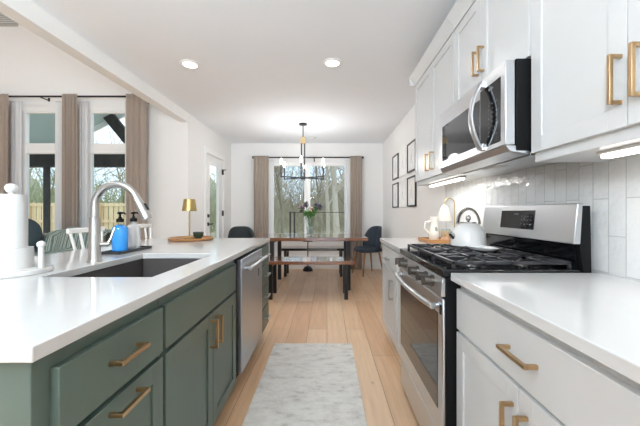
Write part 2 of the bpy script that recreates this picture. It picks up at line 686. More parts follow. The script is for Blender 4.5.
# wall behind the camera, with openings for daylight
w = MB()
w.box(-6.6, -5.2, -3.1, -3.0, 0, ZV).box(-3.2, -1.4, -3.1, -3.0, 0, ZV).box(0.5, XR + 0.12, -3.1, -3.0, 0, ZC + 0.1)
w.box(-5.2, -3.2, -3.1, -3.0, 2.3, ZV).box(-1.4, 0.5, -3.1, -3.0, 2.2, ZC + 0.1)
w.build('wall_back', M['wall'], kind='structure')
# baseboards
MB().box(XB + 0.12, XR, YE - 0.016, YE, 0, 0.13).build('baseboard_end', M['trim'], bevel=0.004, kind='structure')
MB().box(XR - 0.016, XR, 3.0, YE - 0.016, 0, 0.13).build('baseboard_right', M['trim'], bevel=0.004, kind='structure')
MB().box(XL, XL + 0.016, 4.4, DY0 - 0.09, 0, 0.13).box(XL, XL + 0.016, DY1 + 0.09, YE - 0.016, 0, 0.13).build(
    'baseboard_left', M['trim'], bevel=0.004, kind='structure')
MB().box(-6.5, XB, YL - 0.016, YL, 0, 0.13).build('baseboard_living', M['trim'], bevel=0.004, kind='structure')

# backsplash
MB().box(XR - 0.010, XR, 0.30, 3.0, 0.914, 1.43).build('trim_backsplash', M['tile'], kind='structure')


# windows ----------------------------------------------------------
def frame_rect(mb, x0, x1, z0, z1, t, y0, y1):
    mb.box(x0, x0 + t, y0, y1, z0, z1).box(x1 - t, x1, y0, y1, z0, z1)
    mb.box(x0 + t, x1 - t, y0, y1, z0, z0 + t).box(x0 + t, x1 - t, y0, y1, z1 - t, z1)
    return mb


def struct_empty(name, loc):
    o = bpy.data.objects.new(name, None)
    o.location = loc
    COL.objects.link(o)
    OFF[o.name] = Vector(loc)
    o['kind'] = 'structure'
    return o


for i, (a, b) in enumerate(LW):
    e = struct_empty('window_%d' % (i + 1), ((a + b) / 2, YL + 0.05, LZ0))
    f = MB()
    frame_rect(f, a, b, LZ0, LZ1, 0.075, YL - 0.008, YL + 0.045)
    f.box(a + 0.075, b - 0.075, YL - 0.008, YL + 0.045, 2.015, 2.165)
    f.build('window_frame', M['trim'], e, bevel=0.004)
    f = MB()
    f.box(a - 0.06, b + 0.06, YL - 0.018, YL, LZ1 - 0.05, LZ1 + 0.09)
    for q in (a - 0.06, b - 0.005):
        f.box(q, q + 0.065, YL - 0.016, YL, LZ0, LZ1 - 0.05)
    f.build('window_casing', M['trim'], e, bevel=0.003)
    MB().box(a - 0.03, b + 0.03, YL - 0.05, YL - 0.008, LZ0 - 0.03, LZ0).build('window_sill', M['trim'], e, bevel=0.004)
    MB().box(a + 0.07, b - 0.07, YL + 0.018, YL + 0.024, 2.16, LZ1 - 0.07).box(
        a + 0.07, b - 0.07, YL + 0.018, YL + 0.024, LZ0 + 0.07, 2.02).build('window_glass', M['pane'], e)

e = struct_empty('window_3', ((WX0 + WX1) / 2, YE + 0.05, WZ0))
f = MB()
mx = -0.405
frame_rect(f, WX0, mx, WZ0, WZ1, 0.06, YE + 0.02, YE + 0.10)
frame_rect(f, mx, WX1, WZ0, WZ1, 0.06, YE + 0.02, YE + 0.10)
f.build('window_frame', M['trim'], e, bevel=0.004)
MB().box(WX0 - 0.04, WX1 + 0.04, YE - 0.05, YE + 0.02, WZ0 - 0.03, WZ0).build('window_sill', M['trim'], e, bevel=0.004)
MB().box(WX0 + 0.05, mx - 0.05, YE + 0.055, YE + 0.061, WZ0 + 0.05, WZ1 - 0.05).box(
    mx + 0.05, WX1 - 0.05, YE + 0.055, YE + 0.061, WZ0 + 0.05, WZ1 - 0.05).build('window_glass', M['pane'], e)

# half glass door in the left wall ----------------------------------
e = struct_empty('door_1', (XL, (DY0 + DY1) / 2, 0))
f = MB()
for (y0, y1, z0, z1) in ((DY0 - 0.085, DY0, 0, DZ + 0.085), (DY1, DY1 + 0.085, 0, DZ + 0.085), (DY0, DY1, DZ, DZ + 0.085)):
    f.box(XL, XL + 0.02, y0, y1, z0, z1)
f.build('door_casing', M['trim'], e, bevel=0.004)
s = MB()
sx0, sx1 = XL - 0.05, XL - 0.008
gy0, gy1, gz0, gz1 = 5.20, 5.66, 0.30, 1.97
s.box(sx0, sx1, DY0 + 0.006, gy0, 0.012, DZ - 0.006).box(sx0, sx1, gy1, DY1 - 0.006, 0.012, DZ - 0.006)
s.box(sx0, sx1, gy0, gy1, 0.012, gz0).box(sx0, sx1, gy0, gy1, gz1, DZ - 0.006)
slab = s.build('door_slab', M['trim'], e, bevel=0.002)
g = MB()
for (y0, y1, z0, z1) in ((gy0 - 0.02, gy0 + 0.015, gz0 - 0.02, gz1 + 0.02), (gy1 - 0.015, gy1 + 0.02, gz0 - 0.02, gz1 + 0.02),
                         (gy0 + 0.015, gy1 - 0.015, gz0 - 0.02, gz0 + 0.015), (gy0 + 0.015, gy1 - 0.015, gz1 - 0.015, gz1 + 0.02)):
    g.box(sx1 - 0.004, sx1 + 0.010, y0, y1, z0, z1)
g.build('door_glass_frame', M['trim'], slab, bevel=0.003)
MB().box(XL - 0.032, XL - 0.026, gy0 + 0.001, gy1 - 0.001, gz0 + 0.001, gz1 - 0.001).build('door_glass', M['pane'], slab)
h = MB()
h.cyl((sx1, DY0 + 0.075, 0.965), (sx1 + 0.02, DY0 + 0.075, 0.965), 0.030)
h.cyl((sx1, DY0 + 0.075, 0.965), (sx1 + 0.055, DY0 + 0.075, 0.965), 0.010)
h.beam((sx1 + 0.05, DY0 + 0.065, 0.965), (sx1 + 0.05, DY0 + 0.19, 0.965), 0.012, 0.020)
h.build('door_handle', M['black_metal'], slab)
MB().cyl((sx1, DY0 + 0.075, 1.10), (sx1 + 0.025, DY0 + 0.075, 1.10), 0.028).build('deadbolt', M['black_metal'], slab)
for z in (0.28, 1.14, 1.91):
    h = MB()
    h.cyl((XL + 0.012, DY1 - 0.002, z - 0.05), (XL + 0.012, DY1 - 0.002, z + 0.05), 0.010, n=10)
    h.box(XL - 0.008, XL + 0.006, DY1 - 0.03, DY1 + 0.02, z - 0.05, z + 0.05)
    if z > 1.5:
        h.beam((XL + 0.012, DY1 + 0.0, z + 0.04), (XL + 0.07, DY1 - 0.02, z + 0.04), 0.012, 0.012)
    h.build('hinge', M['black_metal'], slab)

# ================================================================== outdoors
MB().box(-60, 60, YL + 0.15, 90, -0.45, -0.35).build('ground', M['ground'], kind='structure')
rnd = random.Random(11)


def bare_tree(seed, h, r, depth=4, spread=0.55):
    rg = random.Random(seed)
    mb = MB()

    def grow(p, d, length, rad, lvl):
        n = 4 if lvl > 0 else 7
        pts, rr = [p], [rad]
        q, dd = p.copy(), d.copy()
        for i in range(n):
            dd = (dd + Vector((rg.uniform(-1, 1), rg.uniform(-1, 1), rg.uniform(-0.3, 0.7))) * (0.10 if lvl == 0 else 0.22)).normalized()
            q = q + dd * (length / n)
            pts.append(q.copy())
            rr.append(rad * (1 - 0.75 * (i + 1) / n) if lvl else rad * (1 - 0.7 * (i + 1) / n))
        mb.tube(pts, rr, 7 if lvl == 0 else (5 if lvl == 1 else 3), cap=False)
        if lvl >= depth:
            return
        cnt = 9 if lvl == 0 else (6 if lvl == 1 else 4)
        for k in range(cnt):
            f = rg.uniform(0.22 if lvl == 0 else 0.15, 1.0)
            i = min(int(f * n), n - 1)
            t = f * n - i
            b = pts[i].lerp(pts[i + 1], t)
            br = (rr[i] * (1 - t) + rr[i + 1] * t)
            ax = (pts[i + 1] - pts[i]).normalized()
            side = ax.cross(Vector((rg.uniform(-1, 1), rg.uniform(-1, 1), rg.uniform(-1, 1)))).normalized()
            nd = (ax * rg.uniform(0.5, 1.0) + side * rg.uniform(0.5, 1.0) + Vector((0, 0, 0.15))).normalized()
            grow(b, nd, length * rg.uniform(0.38, spread), max(br * 0.58, 0.009), lvl + 1)
    grow(Vector((0, 0, 0)), Vector((0, 0, 1)), h, r, 0)
    return mb


protos = []
for i, (h, r, mt) in enumerate(((9.5, 0.17, 'bark'), (7.5, 0.10, 'bark_dark'), (10.5, 0.25, 'bark'), (6.0, 0.07, 'bark_dark'))):
    o = bare_tree(100 + i, h, r, 3).build('bare_tree', M[mt], sharp=80)
    protos.append(o)
used = set()


def plant(pi, x, y, rz, sc, label, group):
    o = protos[pi]
    if pi in used:
        o = o.copy()
        COL.objects.link(o)
    used.add(pi)
    o.location = (x, y, -0.37)
    o.rotation_euler = (0, 0, rz)
    o.scale = (sc, sc, sc)
    tag(o, label, 'tree', group)
    return o


# the two thick trunks the dining window shows, then the crowd behind
plant(2, 0.44, 12.6, 0.5, 0.60, 'thick grey trunk in the right pane of the dining window', None)
plant(0, 0.02, 14.0, 2.0, 0.62, 'grey trunk left of the thickest one, near the window centre post', None)
plant(0, -2.15, 12.0, 4.0, 0.85, 'leaning tree in the left pane of the dining window', None).rotation_euler = (0.1, 0.22, 4.0)
for k in range(15):
    x = -6.5 + 13.0 * (k + rnd.uniform(0.1, 0.9)) / 15
    y = rnd.uniform(16, 27)
    plant(rnd.choice((1, 0, 3, 2, 1)), x, y, rnd.uniform(0, 6), rnd.uniform(0.8, 1.2),
          'bare winter tree in the woods beyond the dining window', 'bare trees beyond the dining window')
for k in range(10):
    x = -24 + 15 * (k + rnd.uniform(0.1, 0.9)) / 10
    y = rnd.uniform(16, 26)
    plant(rnd.choice((1, 3, 0)), x, y, rnd.uniform(0, 6), rnd.uniform(0.7, 1.0),
          'bare winter tree beyond the pale wood fence', 'bare trees beyond the wood fence')


def brush(name, x0, x1, y0, y1, n, hmin, hmax, seed, mat, r=0.012):
    rg = random.Random(seed)
    mb = MB()
    for k in range(n):
        p = Vector((rg.uniform(x0, x1), rg.uniform(y0, y1), -0.37))
        hh = rg.uniform(hmin, hmax) * rg.uniform(0.5, 1)
        pts = [p]
        d = Vector((rg.uniform(-0.5, 0.5), rg.uniform(-0.3, 0.3), 1)).normalized()
        for j in range(4):
            d = (d + Vector((rg.uniform(-0.5, 0.5), rg.uniform(-0.3, 0.3), 0.1))).normalized()
            pts.append(pts[-1] + d * hh / 4)
        mb.tube(pts, [r, r * 0.8, r * 0.6, r * 0.45, r * 0.25], 3, cap=False)
        for j in range(3):
            b = pts[rg.randint(1, 4)]
            d2 = Vector((rg.uniform(-1, 1), rg.uniform(-0.5, 0.5), rg.uniform(0.0, 0.8))).normalized()
            m1 = b + d2 * hh * 0.15
            mb.tube([b, m1, m1 + (d2 + Vector((rg.uniform(-0.5, 0.5), 0, 0.3))) * hh * 0.15], [r * 0.5, r * 0.35, r * 0.15], 3, cap=False)
    o = mb.build(name, mat, sharp=80)
    o['kind'] = 'stuff'
    return o


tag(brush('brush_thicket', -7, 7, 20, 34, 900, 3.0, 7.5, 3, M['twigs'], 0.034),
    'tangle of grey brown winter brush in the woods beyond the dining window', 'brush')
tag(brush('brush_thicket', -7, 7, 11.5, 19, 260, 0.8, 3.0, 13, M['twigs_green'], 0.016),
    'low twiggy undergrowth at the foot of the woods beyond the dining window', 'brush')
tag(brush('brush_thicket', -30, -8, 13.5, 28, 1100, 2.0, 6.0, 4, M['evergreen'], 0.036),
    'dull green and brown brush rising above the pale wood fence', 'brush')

def bank(u, v):
    x = -75 + 105 * u
    h = 3.6 + 0.9 * math.sin(x * 0.31) + 0.6 * math.sin(x * 0.83 + 1) + 0.35 * math.sin(x * 2.1) + 0.22 * math.sin(x * 5.3)
    a = PI * v
    return Vector((x, 37 - 2.2 * math.cos(a) + 0.5 * math.sin(x * 1.7 + v * 9), -0.5 + (h + 0.5) * math.sin(a) ** 0.6 + 0.2 * math.sin(x * 3 + v * 14) * math.sin(a)))


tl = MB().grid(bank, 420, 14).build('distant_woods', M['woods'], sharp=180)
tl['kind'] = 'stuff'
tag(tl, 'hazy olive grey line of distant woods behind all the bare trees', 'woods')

# deck railing wire and posts outside the dining window
t = thing('wire_rail', 'thin dark wire rail on two posts outside the dining window', 'railing', (-0.9, 9.0, -0.35))
for x in (-1.06, -0.94):
    MB().box(x - 0.022, x + 0.022, 8.98, 9.02, -0.35, 1.17).build('post', M['patio_dark'], t)
MB().tube([(-1.06, 9.0, 1.15), (2.2, 9.0, 1.15)], 0.010, 6).build('rail', M['patio_dark'], t)
MB().box(2.18, 2.22, 8.98, 9.02, -0.35, 1.17).build('post', M['patio_dark'], t)

# patio structure behind the living room
t = thing('patio_cover', 'dark timber patio cover with pale soffit outside the living room windows', 'patio cover', (-5.5, 6.9, -0.35))
for x in (-6.20, -8.6, -2.9):
    MB().box(x - 0.045, x + 0.045, 6.86, 6.95, -0.35, 2.2).build('post', M['patio_dark'], t, bevel=0.005)
MB().box(-8.9, -2.8, 6.82, 7.0, 2.16, 2.46).build('header', M['patio_dark'], t, bevel=0.005)
MB().beam((-5.10, 6.91, 3.62), (-4.02, 6.91, 2.30), 0.10, 0.22).build('rafter', M['patio_dark'], t)
MB().prism([(-7.4, 2.0), (-4.4, 3.50), (-4.4, 3.57), (-7.4, 2.08)], 'y', 4.72, 7.0).build('soffit', M['patio_roof'], t)
MB().beam((-7.4, 7.05, 2.0), (-4.4, 7.05, 3.50), 0.05, 0.16).build('fascia', M['trim'], t)
MB().box(-9, -2.6, YL + 0.16, 7.3, -0.42, -0.34).build('patio_slab', M['concrete'], t)

# fence
t = thing('wood_fence', 'pale new wood picket fence behind the patio', 'fence', (-13, 11.5, -0.35))
f = MB()
for k in range(96):
    x = -24 + k * 0.19
    f.box(x, x + 0.15, 11.5, 11.52, -0.33, 1.5)
f.build('pickets', M['fence_wood'], t)
for z in (0.0, 0.78, 1.38):
    MB().box(-24, -5.6, 11.45, 11.5, z, z + 0.09).build('rail', M['fence_wood'], t)
for k in range(8):
    x = -24 + k * 2.6
    MB().box(x, x + 0.09, 11.36, 11.45, -0.35, 1.5).build('post', M['fence_wood'], t)

# ================================================================== cabinetry helpers
def pull(axis, xf, sgn, a, b, c, parent, mat='brass', out=0.032, w=0.011):
    """square bar pull on a front at X=xf; axis 'y' from y=a to y=b at z=c, axis 'z' from z=a to z=b at y=c"""
    mb = MB()
    xo = xf + sgn * out
    if axis == 'y':
        mb.box(xo - w / 2, xo + w / 2, a, b, c - w / 2, c + w / 2)
        for q in (a, b - w):
            mb.box(xf, xo, q, q + w, c - w / 2, c + w / 2)
    else:
        mb.box(xo - w / 2, xo + w / 2, c - w / 2, c + w / 2, a, b)
        for q in (a, b - w):
            mb.box(xf, xo, c - w / 2, c + w / 2, q, q + w)
    return mb.build('handle', M[mat], parent, bevel=0.0012)


def shaker(xf, sgn, y0, y1, z0, z1, parent, mat, name='door', rail=0.058, th=0.020, rec=0.007):
    mb = MB()
    xb = xf - sgn * th
    mb.box(xf, xb, y0, y0 + rail, z0, z1).box(xf, xb, y1 - rail, y1, z0, z1)
    mb.box(xf, xb, y0 + rail, y1 - rail, z0, z0 + rail).box(xf, xb, y0 + rail, y1 - rail, z1 - rail, z1)
    mb.box(xf - sgn * rec, xb, y0 + rail, y1 - rail, z0 + rail, z1 - rail)
    return mb.build(name, mat, parent, bevel=0.001)


def slab_front(xf, sgn, y0, y1, z0, z1, parent, mat, name='drawer', th=0.020):
    return MB().box(xf, xf - sgn * th, y0, y1, z0, z1).build(name, mat, parent, bevel=0.002)


# ================================================================== island
XI = -0.548       # worktop edge, aisle side
XF = -0.555       # door fronts
XC = -0.575       # carcass front
IY0, IY1 = 0.58, 3.0
IXB = -1.65
SX0, SX1, SY0, SY1 = -1.112, -0.675, 1.20, 1.885     # sink cut-out


def slab_hole(xs, ys, z0, z1, hole):
    mb = MB()
    lv = []
    for z in (z0, z1):
        lv.append([[mb.bm.verts.new((x, y, z)) for y in ys] for x in xs])
    nx, ny = len(xs) - 1, len(ys) - 1
    solid = lambda i, j: 0 <= i < nx and 0 <= j < ny and (i, j) != hole
    for i in range(nx):
        for j in range(ny):
            if not solid(i, j):
                continue
            for L in lv:
                mb.bm.faces.new((L[i][j], L[i + 1][j], L[i + 1][j + 1], L[i][j + 1]))
            for (di, dj, a, b) in ((-1, 0, (i, j), (i, j + 1)), (1, 0, (i + 1, j), (i + 1, j + 1)),
                                   (0, -1, (i, j), (i + 1, j)), (0, 1, (i, j + 1), (i + 1, j + 1))):
                if not solid(i + di, j + dj):
                    mb.bm.faces.new((lv[0][a[0]][a[1]], lv[0][b[0]][b[1]], lv[1][b[0]][b[1]], lv[1][a[0]][a[1]]))
    return mb


wt = slab_hole([IXB, SX0, SX1, XI], [IY0, SY0, SY1, IY1], 0.882, 0.914, (1, 1)).build('island_worktop', M['quartz'], bevel=0.003)
tag(wt, 'long white quartz worktop of the green island with a sink cut-out', 'worktop')

t = thing('drawer_cabinet', 'sage green drawer cabinet at the near end of the island', 'cabinet', (-0.95, 0.85, 0))
MB().box(-1.35, XC, 0.605, 1.062, 0.11, 0.881).build('body', M['cab_green'], t, bevel=0.002)
MB().box(-1.33, XC - 0.07, 0.63, 1.062, 0, 0.11).build('toe_kick', M['cab_green'], t)
for (z0, z1) in ((0.690, 0.842), (0.40, 0.675), (0.115, 0.385)):
    if z0 > 0.6:
        d = slab_front(XF, 1, 0.647, 1.056, z0, z1, t, M['cab_green'])
        pull('y', XF, 1, 0.792, 0.917, 0.777, d)
    else:
        d = shaker(XF, 1, 0.647, 1.056, z0, z1, t, M['cab_green'], 'drawer', 0.06)
        pull('y', XF, 1, 0.792, 0.917, z1 - 0.030, d)

t = thing('sink_cabinet', 'sage green sink base cabinet with two doors in the island middle', 'cabinet', (-0.95, 1.55, 0))
b = MB()
b.box(-1.35, XC, 1.064, 1.080, 0.11, 0.881).box(-1.35, XC, 1.905, 1.921, 0.11, 0.881)
b.box(-1.35, XC, 1.080, 1.905, 0.11, 0.128).box(-1.35, -1.332, 1.080, 1.905, 0.128, 0.881)
b.box(XC - 0.02, XC, 1.080, 1.905, 0.128, 0.881)
b.build('body', M['cab_green'], t, bevel=0.0015)
MB().box(-1.33, XC - 0.07, 1.064, 1.921, 0, 0.11).build('toe_kick', M['cab_green'], t)
slab_front(XF, 1, 1.074, 1.905, 0.690, 0.842, t, M['cab_green'], 'false_drawer')
d = shaker(XF, 1, 1.074, 1.518, 0.118, 0.675, t, M['cab_green'])
pull('z', XF, 1, 0.515, 0.650, 1.488, d)
d = shaker(XF, 1, 1.522, 1.905, 0.118, 0.675, t, M['cab_green'])
pull('z', XF, 1, 0.515, 0.650, 1.552, d)

t = thing('dishwasher', 'stainless dishwasher with bar handle built into the green island', 'dishwasher', (-0.95, 2.36, 0))
MB().box(-1.2, XC - 0.005, 1.925, 2.622, 0.10, 0.878).build('tub', M['black_matte'], t)
MB().box(-1.2, XC - 0.06, 1.93, 2.622, 0, 0.10).build('toe_kick', M['black_matte'], t)
d = MB().box(XC - 0.005, XF + 0.012, 1.990, 2.612, 0.13, 0.862).build('door', M['steel_d'], t, bevel=0.006)
h = MB()
h.tube([(XF + 0.055, 2.03, 0.795), (XF + 0.055, 2.57, 0.795)], 0.012, 12)
for y in (2.07, 2.53):
    h.cyl((XF + 0.01, y, 0.795), (XF + 0.055, y, 0.795), 0.009, n=10)
h.build('handle', M['steel'], d)
MB().box(XF + 0.012, XF + 0.014, 2.46, 2.49, 0.66, 0.72).build('badge', M['mark'], d)

t = thing('drawer_cabinet', 'narrow green four drawer cabinet at the far end of the island', 'cabinet', (-0.95, 2.82, 0))
MB().box(-1.35, XC, 2.625, 2.980, 0.11, 0.881).build('body', M['cab_green'], t, bevel=0.002)
MB().box(-1.33, XC - 0.07, 2.625, 2.96, 0, 0.11).build('toe_kick', M['cab_green'], t)
for (z0, z1) in ((0.700, 0.850), (0.510, 0.688), (0.320, 0.498), (0.118, 0.308)):
    d = slab_front(XF, 1, 2.634, 2.972, z0, z1, t, M['cab_green'])
    pull('y', XF, 1, 2.76, 2.88, (z0 + z1) / 2, d, 'nickel')

t = thing('back_panel', 'green panel closing the stool side of the island', 'panel', (-1.36, 1.8, 0))
MB().box(-1.37, -1.352, 0.605, 2.98, 0, 0.881).build('panel', M['cab_green'], t, bevel=0.001)

# sink bowl
t = thing('kitchen_sink', 'dark grey undermount sink bowl set in the island worktop', 'sink', ((SX0 + SX1) / 2, (SY0 + SY1) / 2, 0.66))
b = MB()
a0, a1, b0, b1 = SX0 - 0.006, SX1 + 0.006, SY0 - 0.006, SY1 + 0.006
b.box(a0 - 0.012, a0, b0 - 0.012, b1 + 0.012, 0.66, 0.881).box(a1, a1 + 0.012, b0 - 0.012, b1 + 0.012, 0.66, 0.881)
b.box(a0, a1, b0 - 0.012, b0, 0.66, 0.881).box(a0, a1, b1, b1 + 0.012, 0.66, 0.881)
b.box(a0, a1, b0, b1, 0.66, 0.672)
b.build('bowl', M['sink'], t, bevel=0.004)
MB().lathe([(0, 0.6725), (0.040, 0.6725), (0.045, 0.676), (0.05, 0.672)], (-0.88, 1.5, 0)).build('drain', M['nickel'], t)
MB().cyl((-0.95, SY0 + 0.31, 0.845), (-0.95, SY0 + 0.31, 0.846), 0.001, n=6).build('overflow', M['nickel'], t)

# faucet
FX, FY = -1.165, 1.565
t = thing('kitchen_faucet', 'tall brushed nickel gooseneck faucet behind the sink', 'faucet', (FX, FY, 0.914))
MB().lathe([(0, 0.914), (0.033, 0.914), (0.033, 0.920), (0.029, 0.926), (0.0275, 0.93), (0.0235, 1.135), (0.0215, 1.137), (0, 1.137)],
           (FX, FY, 0)).build('body', M['nickel'], t)
Rr = 0.108
pts = [(FX, FY, 1.136), (FX, FY, 1.17), (FX, FY, 1.195)]
for k in range(1, 19):
    a = PI - (PI - R(28)) * k / 18
    pts.append((FX + Rr + Rr * math.cos(a), FY, 1.195 + Rr * math.sin(a)))
n_ = MB().tube(pts, [0.0185] * 3 + [0.0175] * 18, 16).build('spout', M['nickel'], t)
dx, dz = math.sin(R(28)), -math.cos(R(28))
p = Vector(pts[-1])
q = p + Vector((dx, 0, dz)) * 0.13
sh = MB().tube([p - Vector((dx, 0, dz)) * 0.005, p + Vector((dx, 0, dz)) * 0.02, p + Vector((dx, 0, dz)) * 0.07, q],
               [0.0185, 0.0195, 0.024, 0.026], 18).build('spray_head', M['nickel'], t)
mid = p + Vector((dx, 0, dz)) * 0.075 + Vector((-dz, 0, dx)) * 0.022
MB().beam(mid - Vector((dx, 0, dz)) * 0.018, mid + Vector((dx, 0, dz)) * 0.018, 0.014, 0.010, (1, 0, 0.5)).build('button', M['black_matte'], sh)
h = MB()
h.cyl((FX + 0.02, FY + 0.01, 1.0), (FX + 0.052, FY + 0.03, 1.0), 0.013, n=14)
h.tube([(FX + 0.045, FY + 0.026, 1.0), (FX + 0.058, FY + 0.034, 1.03), (FX + 0.070, FY + 0.045, 1.085)], [0.007, 0.006, 0.0055], 10)
h.build('lever', M['nickel'], t)

# soap tray and bottles
t = thing('soap_tray', 'dark slate tray under the two soap bottles', 'tray', (-1.275, 2.0, 0.914))
MB().box(-1.335, -1.215, 1.83, 2.165, 0.914, 0.922).build('tray_base', M['slate'], t, bevel=0.003)
f = MB()
f.box(-1.335, -1.327, 1.83, 2.165, 0.922, 0.930).box(-1.223, -1.215, 1.83, 2.165, 0.922, 0.930)
f.box(-1.327, -1.223, 1.83, 1.838, 0.922, 0.930).box(-1.327, -1.223, 2.157, 2.165, 0.922, 0.930)
f.build('rim', M['slate'], t)


def soap(x, y, r, hgt, filled, label):
    z = 0.922
    t = thing('soap_bottle', label, 'soap bottle', (x, y, z))
    prof = [(0, z), (r * 0.92, z), (r, z + 0.006), (r, z + hgt - 0.02), (r * 0.93, z + hgt - 0.006), (0.018, z + hgt + 0.012), (0.017, z + hgt + 0.028), (0, z + hgt + 0.028)]
    MB().lathe(prof, (x, y, 0), 28).build('bottle', M['vessel' if filled else 'clear_soap'], t)
    rf = r + 0.0006 if filled else r - 0.003
    top = z + hgt - 0.022 if filled else z + 0.02
    MB().lathe([(0, z + 0.004), (rf, z + 0.004), (rf, top), (rf * 0.94, top + 0.014 * filled), (0.02, top + 0.030 * filled), (0, top + 0.031 * filled)], (x, y, 0), 28).build(
        'liquid_soap', M['blue_soap' if filled else 'clear_soap'], t)
    zz = z + hgt + 0.024
    p = MB().lathe([(0, zz), (0.021, zz), (0.021, zz + 0.020), (0.010, zz + 0.024), (0.010, zz + 0.032), (0, zz + 0.032)], (x, y, 0), 20).build('collar', M['black_matte'], t)
    pm = MB()
    pm.cyl((x, y, zz + 0.03), (x, y, zz + 0.052), 0.006, n=10)
    pm.lathe([(0, zz + 0.050), (0.015, zz + 0.050), (0.016, zz + 0.058), (0.010, zz + 0.064), (0, zz + 0.065)], (x, y, 0), 16)
    pm.tube([(x, y, zz + 0.057), (x + 0.03, y - 0.01, zz + 0.058), (x + 0.042, y - 0.014, zz + 0.050)], [0.006, 0.005, 0.004], 8)
    pm.build('pump', M['black_matte'], t)


soap(-1.283, 1.935, 0.043, 0.155, True, 'ribbed bottle of bright blue soap with black pump')
soap(-1.283, 2.07, 0.039, 0.155, False, 'clear soap bottle with black pump behind the blue one')

# paper towel holder
PX, PY = -1.285, 1.27
t = thing('paper_towel_holder', 'white paper towel holder with round base at the left edge', 'paper towel holder', (PX, PY, 0.914))
MB().lathe([(0, 0.914), (0.128, 0.914), (0.132, 0.918), (0.132, 0.930), (0.128, 0.935), (0.070, 0.935), (0.068, 1.018), (0, 1.018)], (PX, PY, 0), 48).build('base', M['marble'], t)
MB().cyl((PX, PY, 0.93), (PX, PY, 1.255), 0.010, n=14).build('pole', M['white_plastic'], t)
MB().lathe([(0, 1.240), (0.008, 1.240), (0.017, 1.248), (0.021, 1.258), (0.020, 1.268), (0.014, 1.277), (0, 1.281)], (PX, PY, 0), 24).build('knob', M['white_plastic'], t)
MB().tube([(PX + 0.103, PY + 0.02, 0.934), (PX + 0.103, PY + 0.02, 1.02)], 0.010, 14).ball((PX + 0.103, PY + 0.02, 1.030), 0.015).build('tension_arm', M['white_plastic'], t)
MB().lathe([(0.020, 1.0182), (0.050, 1.0182), (0.050, 1.2352), (0.020, 1.2352), (0.020, 1.0182)], (PX, PY, 0), 40).build('roll', M['paper'], t)
tag(t, 'white paper towel roll on a round white holder at the left edge of the worktop', 'paper towel holder')

# round wood tray with brass lamp and green bowl
t = thing('round_tray', 'round wood tray under the small brass lamp on the island', 'tray', (-1.215, 2.79, 0.914))
MB().lathe([(0, 0.914), (0.175, 0.914), (0.188, 0.922), (0.192, 0.938), (0.184, 0.938), (0.178, 0.926), (0, 0.924)], (-1.215, 2.79, 0), 48).build('tray', M['tray_wood'], t)
lx, ly, lz = -1.230, 2.79, 0.9245
t = thing('table_lamp', 'small brass cordless lamp on the round wood tray', 'lamp', (lx, ly, lz))
MB().lathe([(0, lz), (0.045, lz), (0.046, lz + 0.008), (0.042, lz + 0.012), (0, lz + 0.014)], (lx, ly, 0)).build('base', M['gold'], t)
MB().cyl((lx, ly, lz + 0.012), (lx, ly, lz + 0.30), 0.0065, n=12).build('stem', M['gold'], t)
MB().lathe([(0.062, lz + 0.248), (0.047, lz + 0.355), (0, lz + 0.357), (0, lz + 0.352), (0.044, lz + 0.352), (0.059, lz + 0.248), (0.062, lz + 0.248)],
           (lx, ly, 0), 32).build('lamp_shade', M['gold'], t)
bx, by = -1.150, 2.79
bo = MB().lathe([(0, 0.9245), (0.022, 0.9245), (0.042, 0.950), (0.046, 0.985), (0.043, 0.985), (0.038, 0.953), (0, 0.932)], (bx, by, 0)).build('bowl', M['green_ceramic'])
tag(bo, 'small dark green bowl beside the brass lamp on the round tray', 'bowl')

# counter stools on the far side of the island
def stool():
    t = thing('counter_stool', 'x', 'stool', (0, 0, 0), group='counter stools')
    sb = MB()
    sb.lathe([(0, 0.615), (0.17, 0.615), (0.185, 0.625), (0.185, 0.640), (0.17, 0.650), (0, 0.644)], (0, 0, 0), 32, 1.0, 1.0)
    sb.build('seat', M['white_paint'], t)
    for (sx, sy) in ((1, 1), (1, -1), (-1, 1), (-1, -1)):
        MB().tube([(sx * 0.11, sy * 0.11, 0.615), (sx * 0.15, sy * 0.15, 0.32), (sx * 0.185, sy * 0.185, 0.0)], [0.016, 0.019, 0.013], 10).build('leg', M['white_paint'], t)
    for (a, b_, z) in (((-0.165, -0.165), (-0.165, 0.165), 0.2), ((0.165, -0.165), (0.165, 0.165), 0.2),
                       ((-0.16, -0.16), (0.16, -0.16), 0.27), ((-0.16, 0.16), (0.16, 0.16), 0.27)):
        MB().cyl((a[0], a[1], z), (b_[0], b_[1], z), 0.010, n=8).build('stretcher', M['white_paint'], t)
    MB().box(-0.185, -0.165, -0.175, 0.175, 1.015, 1.050).build('back_rail', M['white_paint'], t, bevel=0.005)
    for (y0, y1) in ((-0.08, -0.15), (-0.03, -0.065), (0.03, 0.065), (0.08, 0.15)):
        MB().tube([(-0.12, y0, 0.635), (-0.175, y1, 1.02)], [0.010, 0.009], 8).build('spindle', M['white_paint'], t)
    return t


s1 = stool()
s1.location = (-1.595, 2.30, 0)
s1['label'] = 'white spindle back counter stool seen just left of the faucet'
s2 = copy_tree(s1)
s2.location = (-1.57, 2.93, 0)
s2['label'] = 'white spindle back counter stool seen right of the soap bottles'

# ================================================================== right side cabinets
XW = 0.508        # worktop edge
XD = 0.528        # door fronts
XK = 0.548        # carcass front
RB = XR - 0.010   # tile face

o = MB().box(XW, RB, 0.30, 1.283, 0.882, 0.914).build('worktop', M['quartz'], bevel=0.003)
tag(o, 'white quartz worktop in the near right foreground', 'worktop')
o = MB().box(XW, RB, 2.057, 3.005, 0.882, 0.914).build('worktop', M['quartz'], bevel=0.003)
tag(o, 'short white quartz worktop beyond the range', 'worktop')

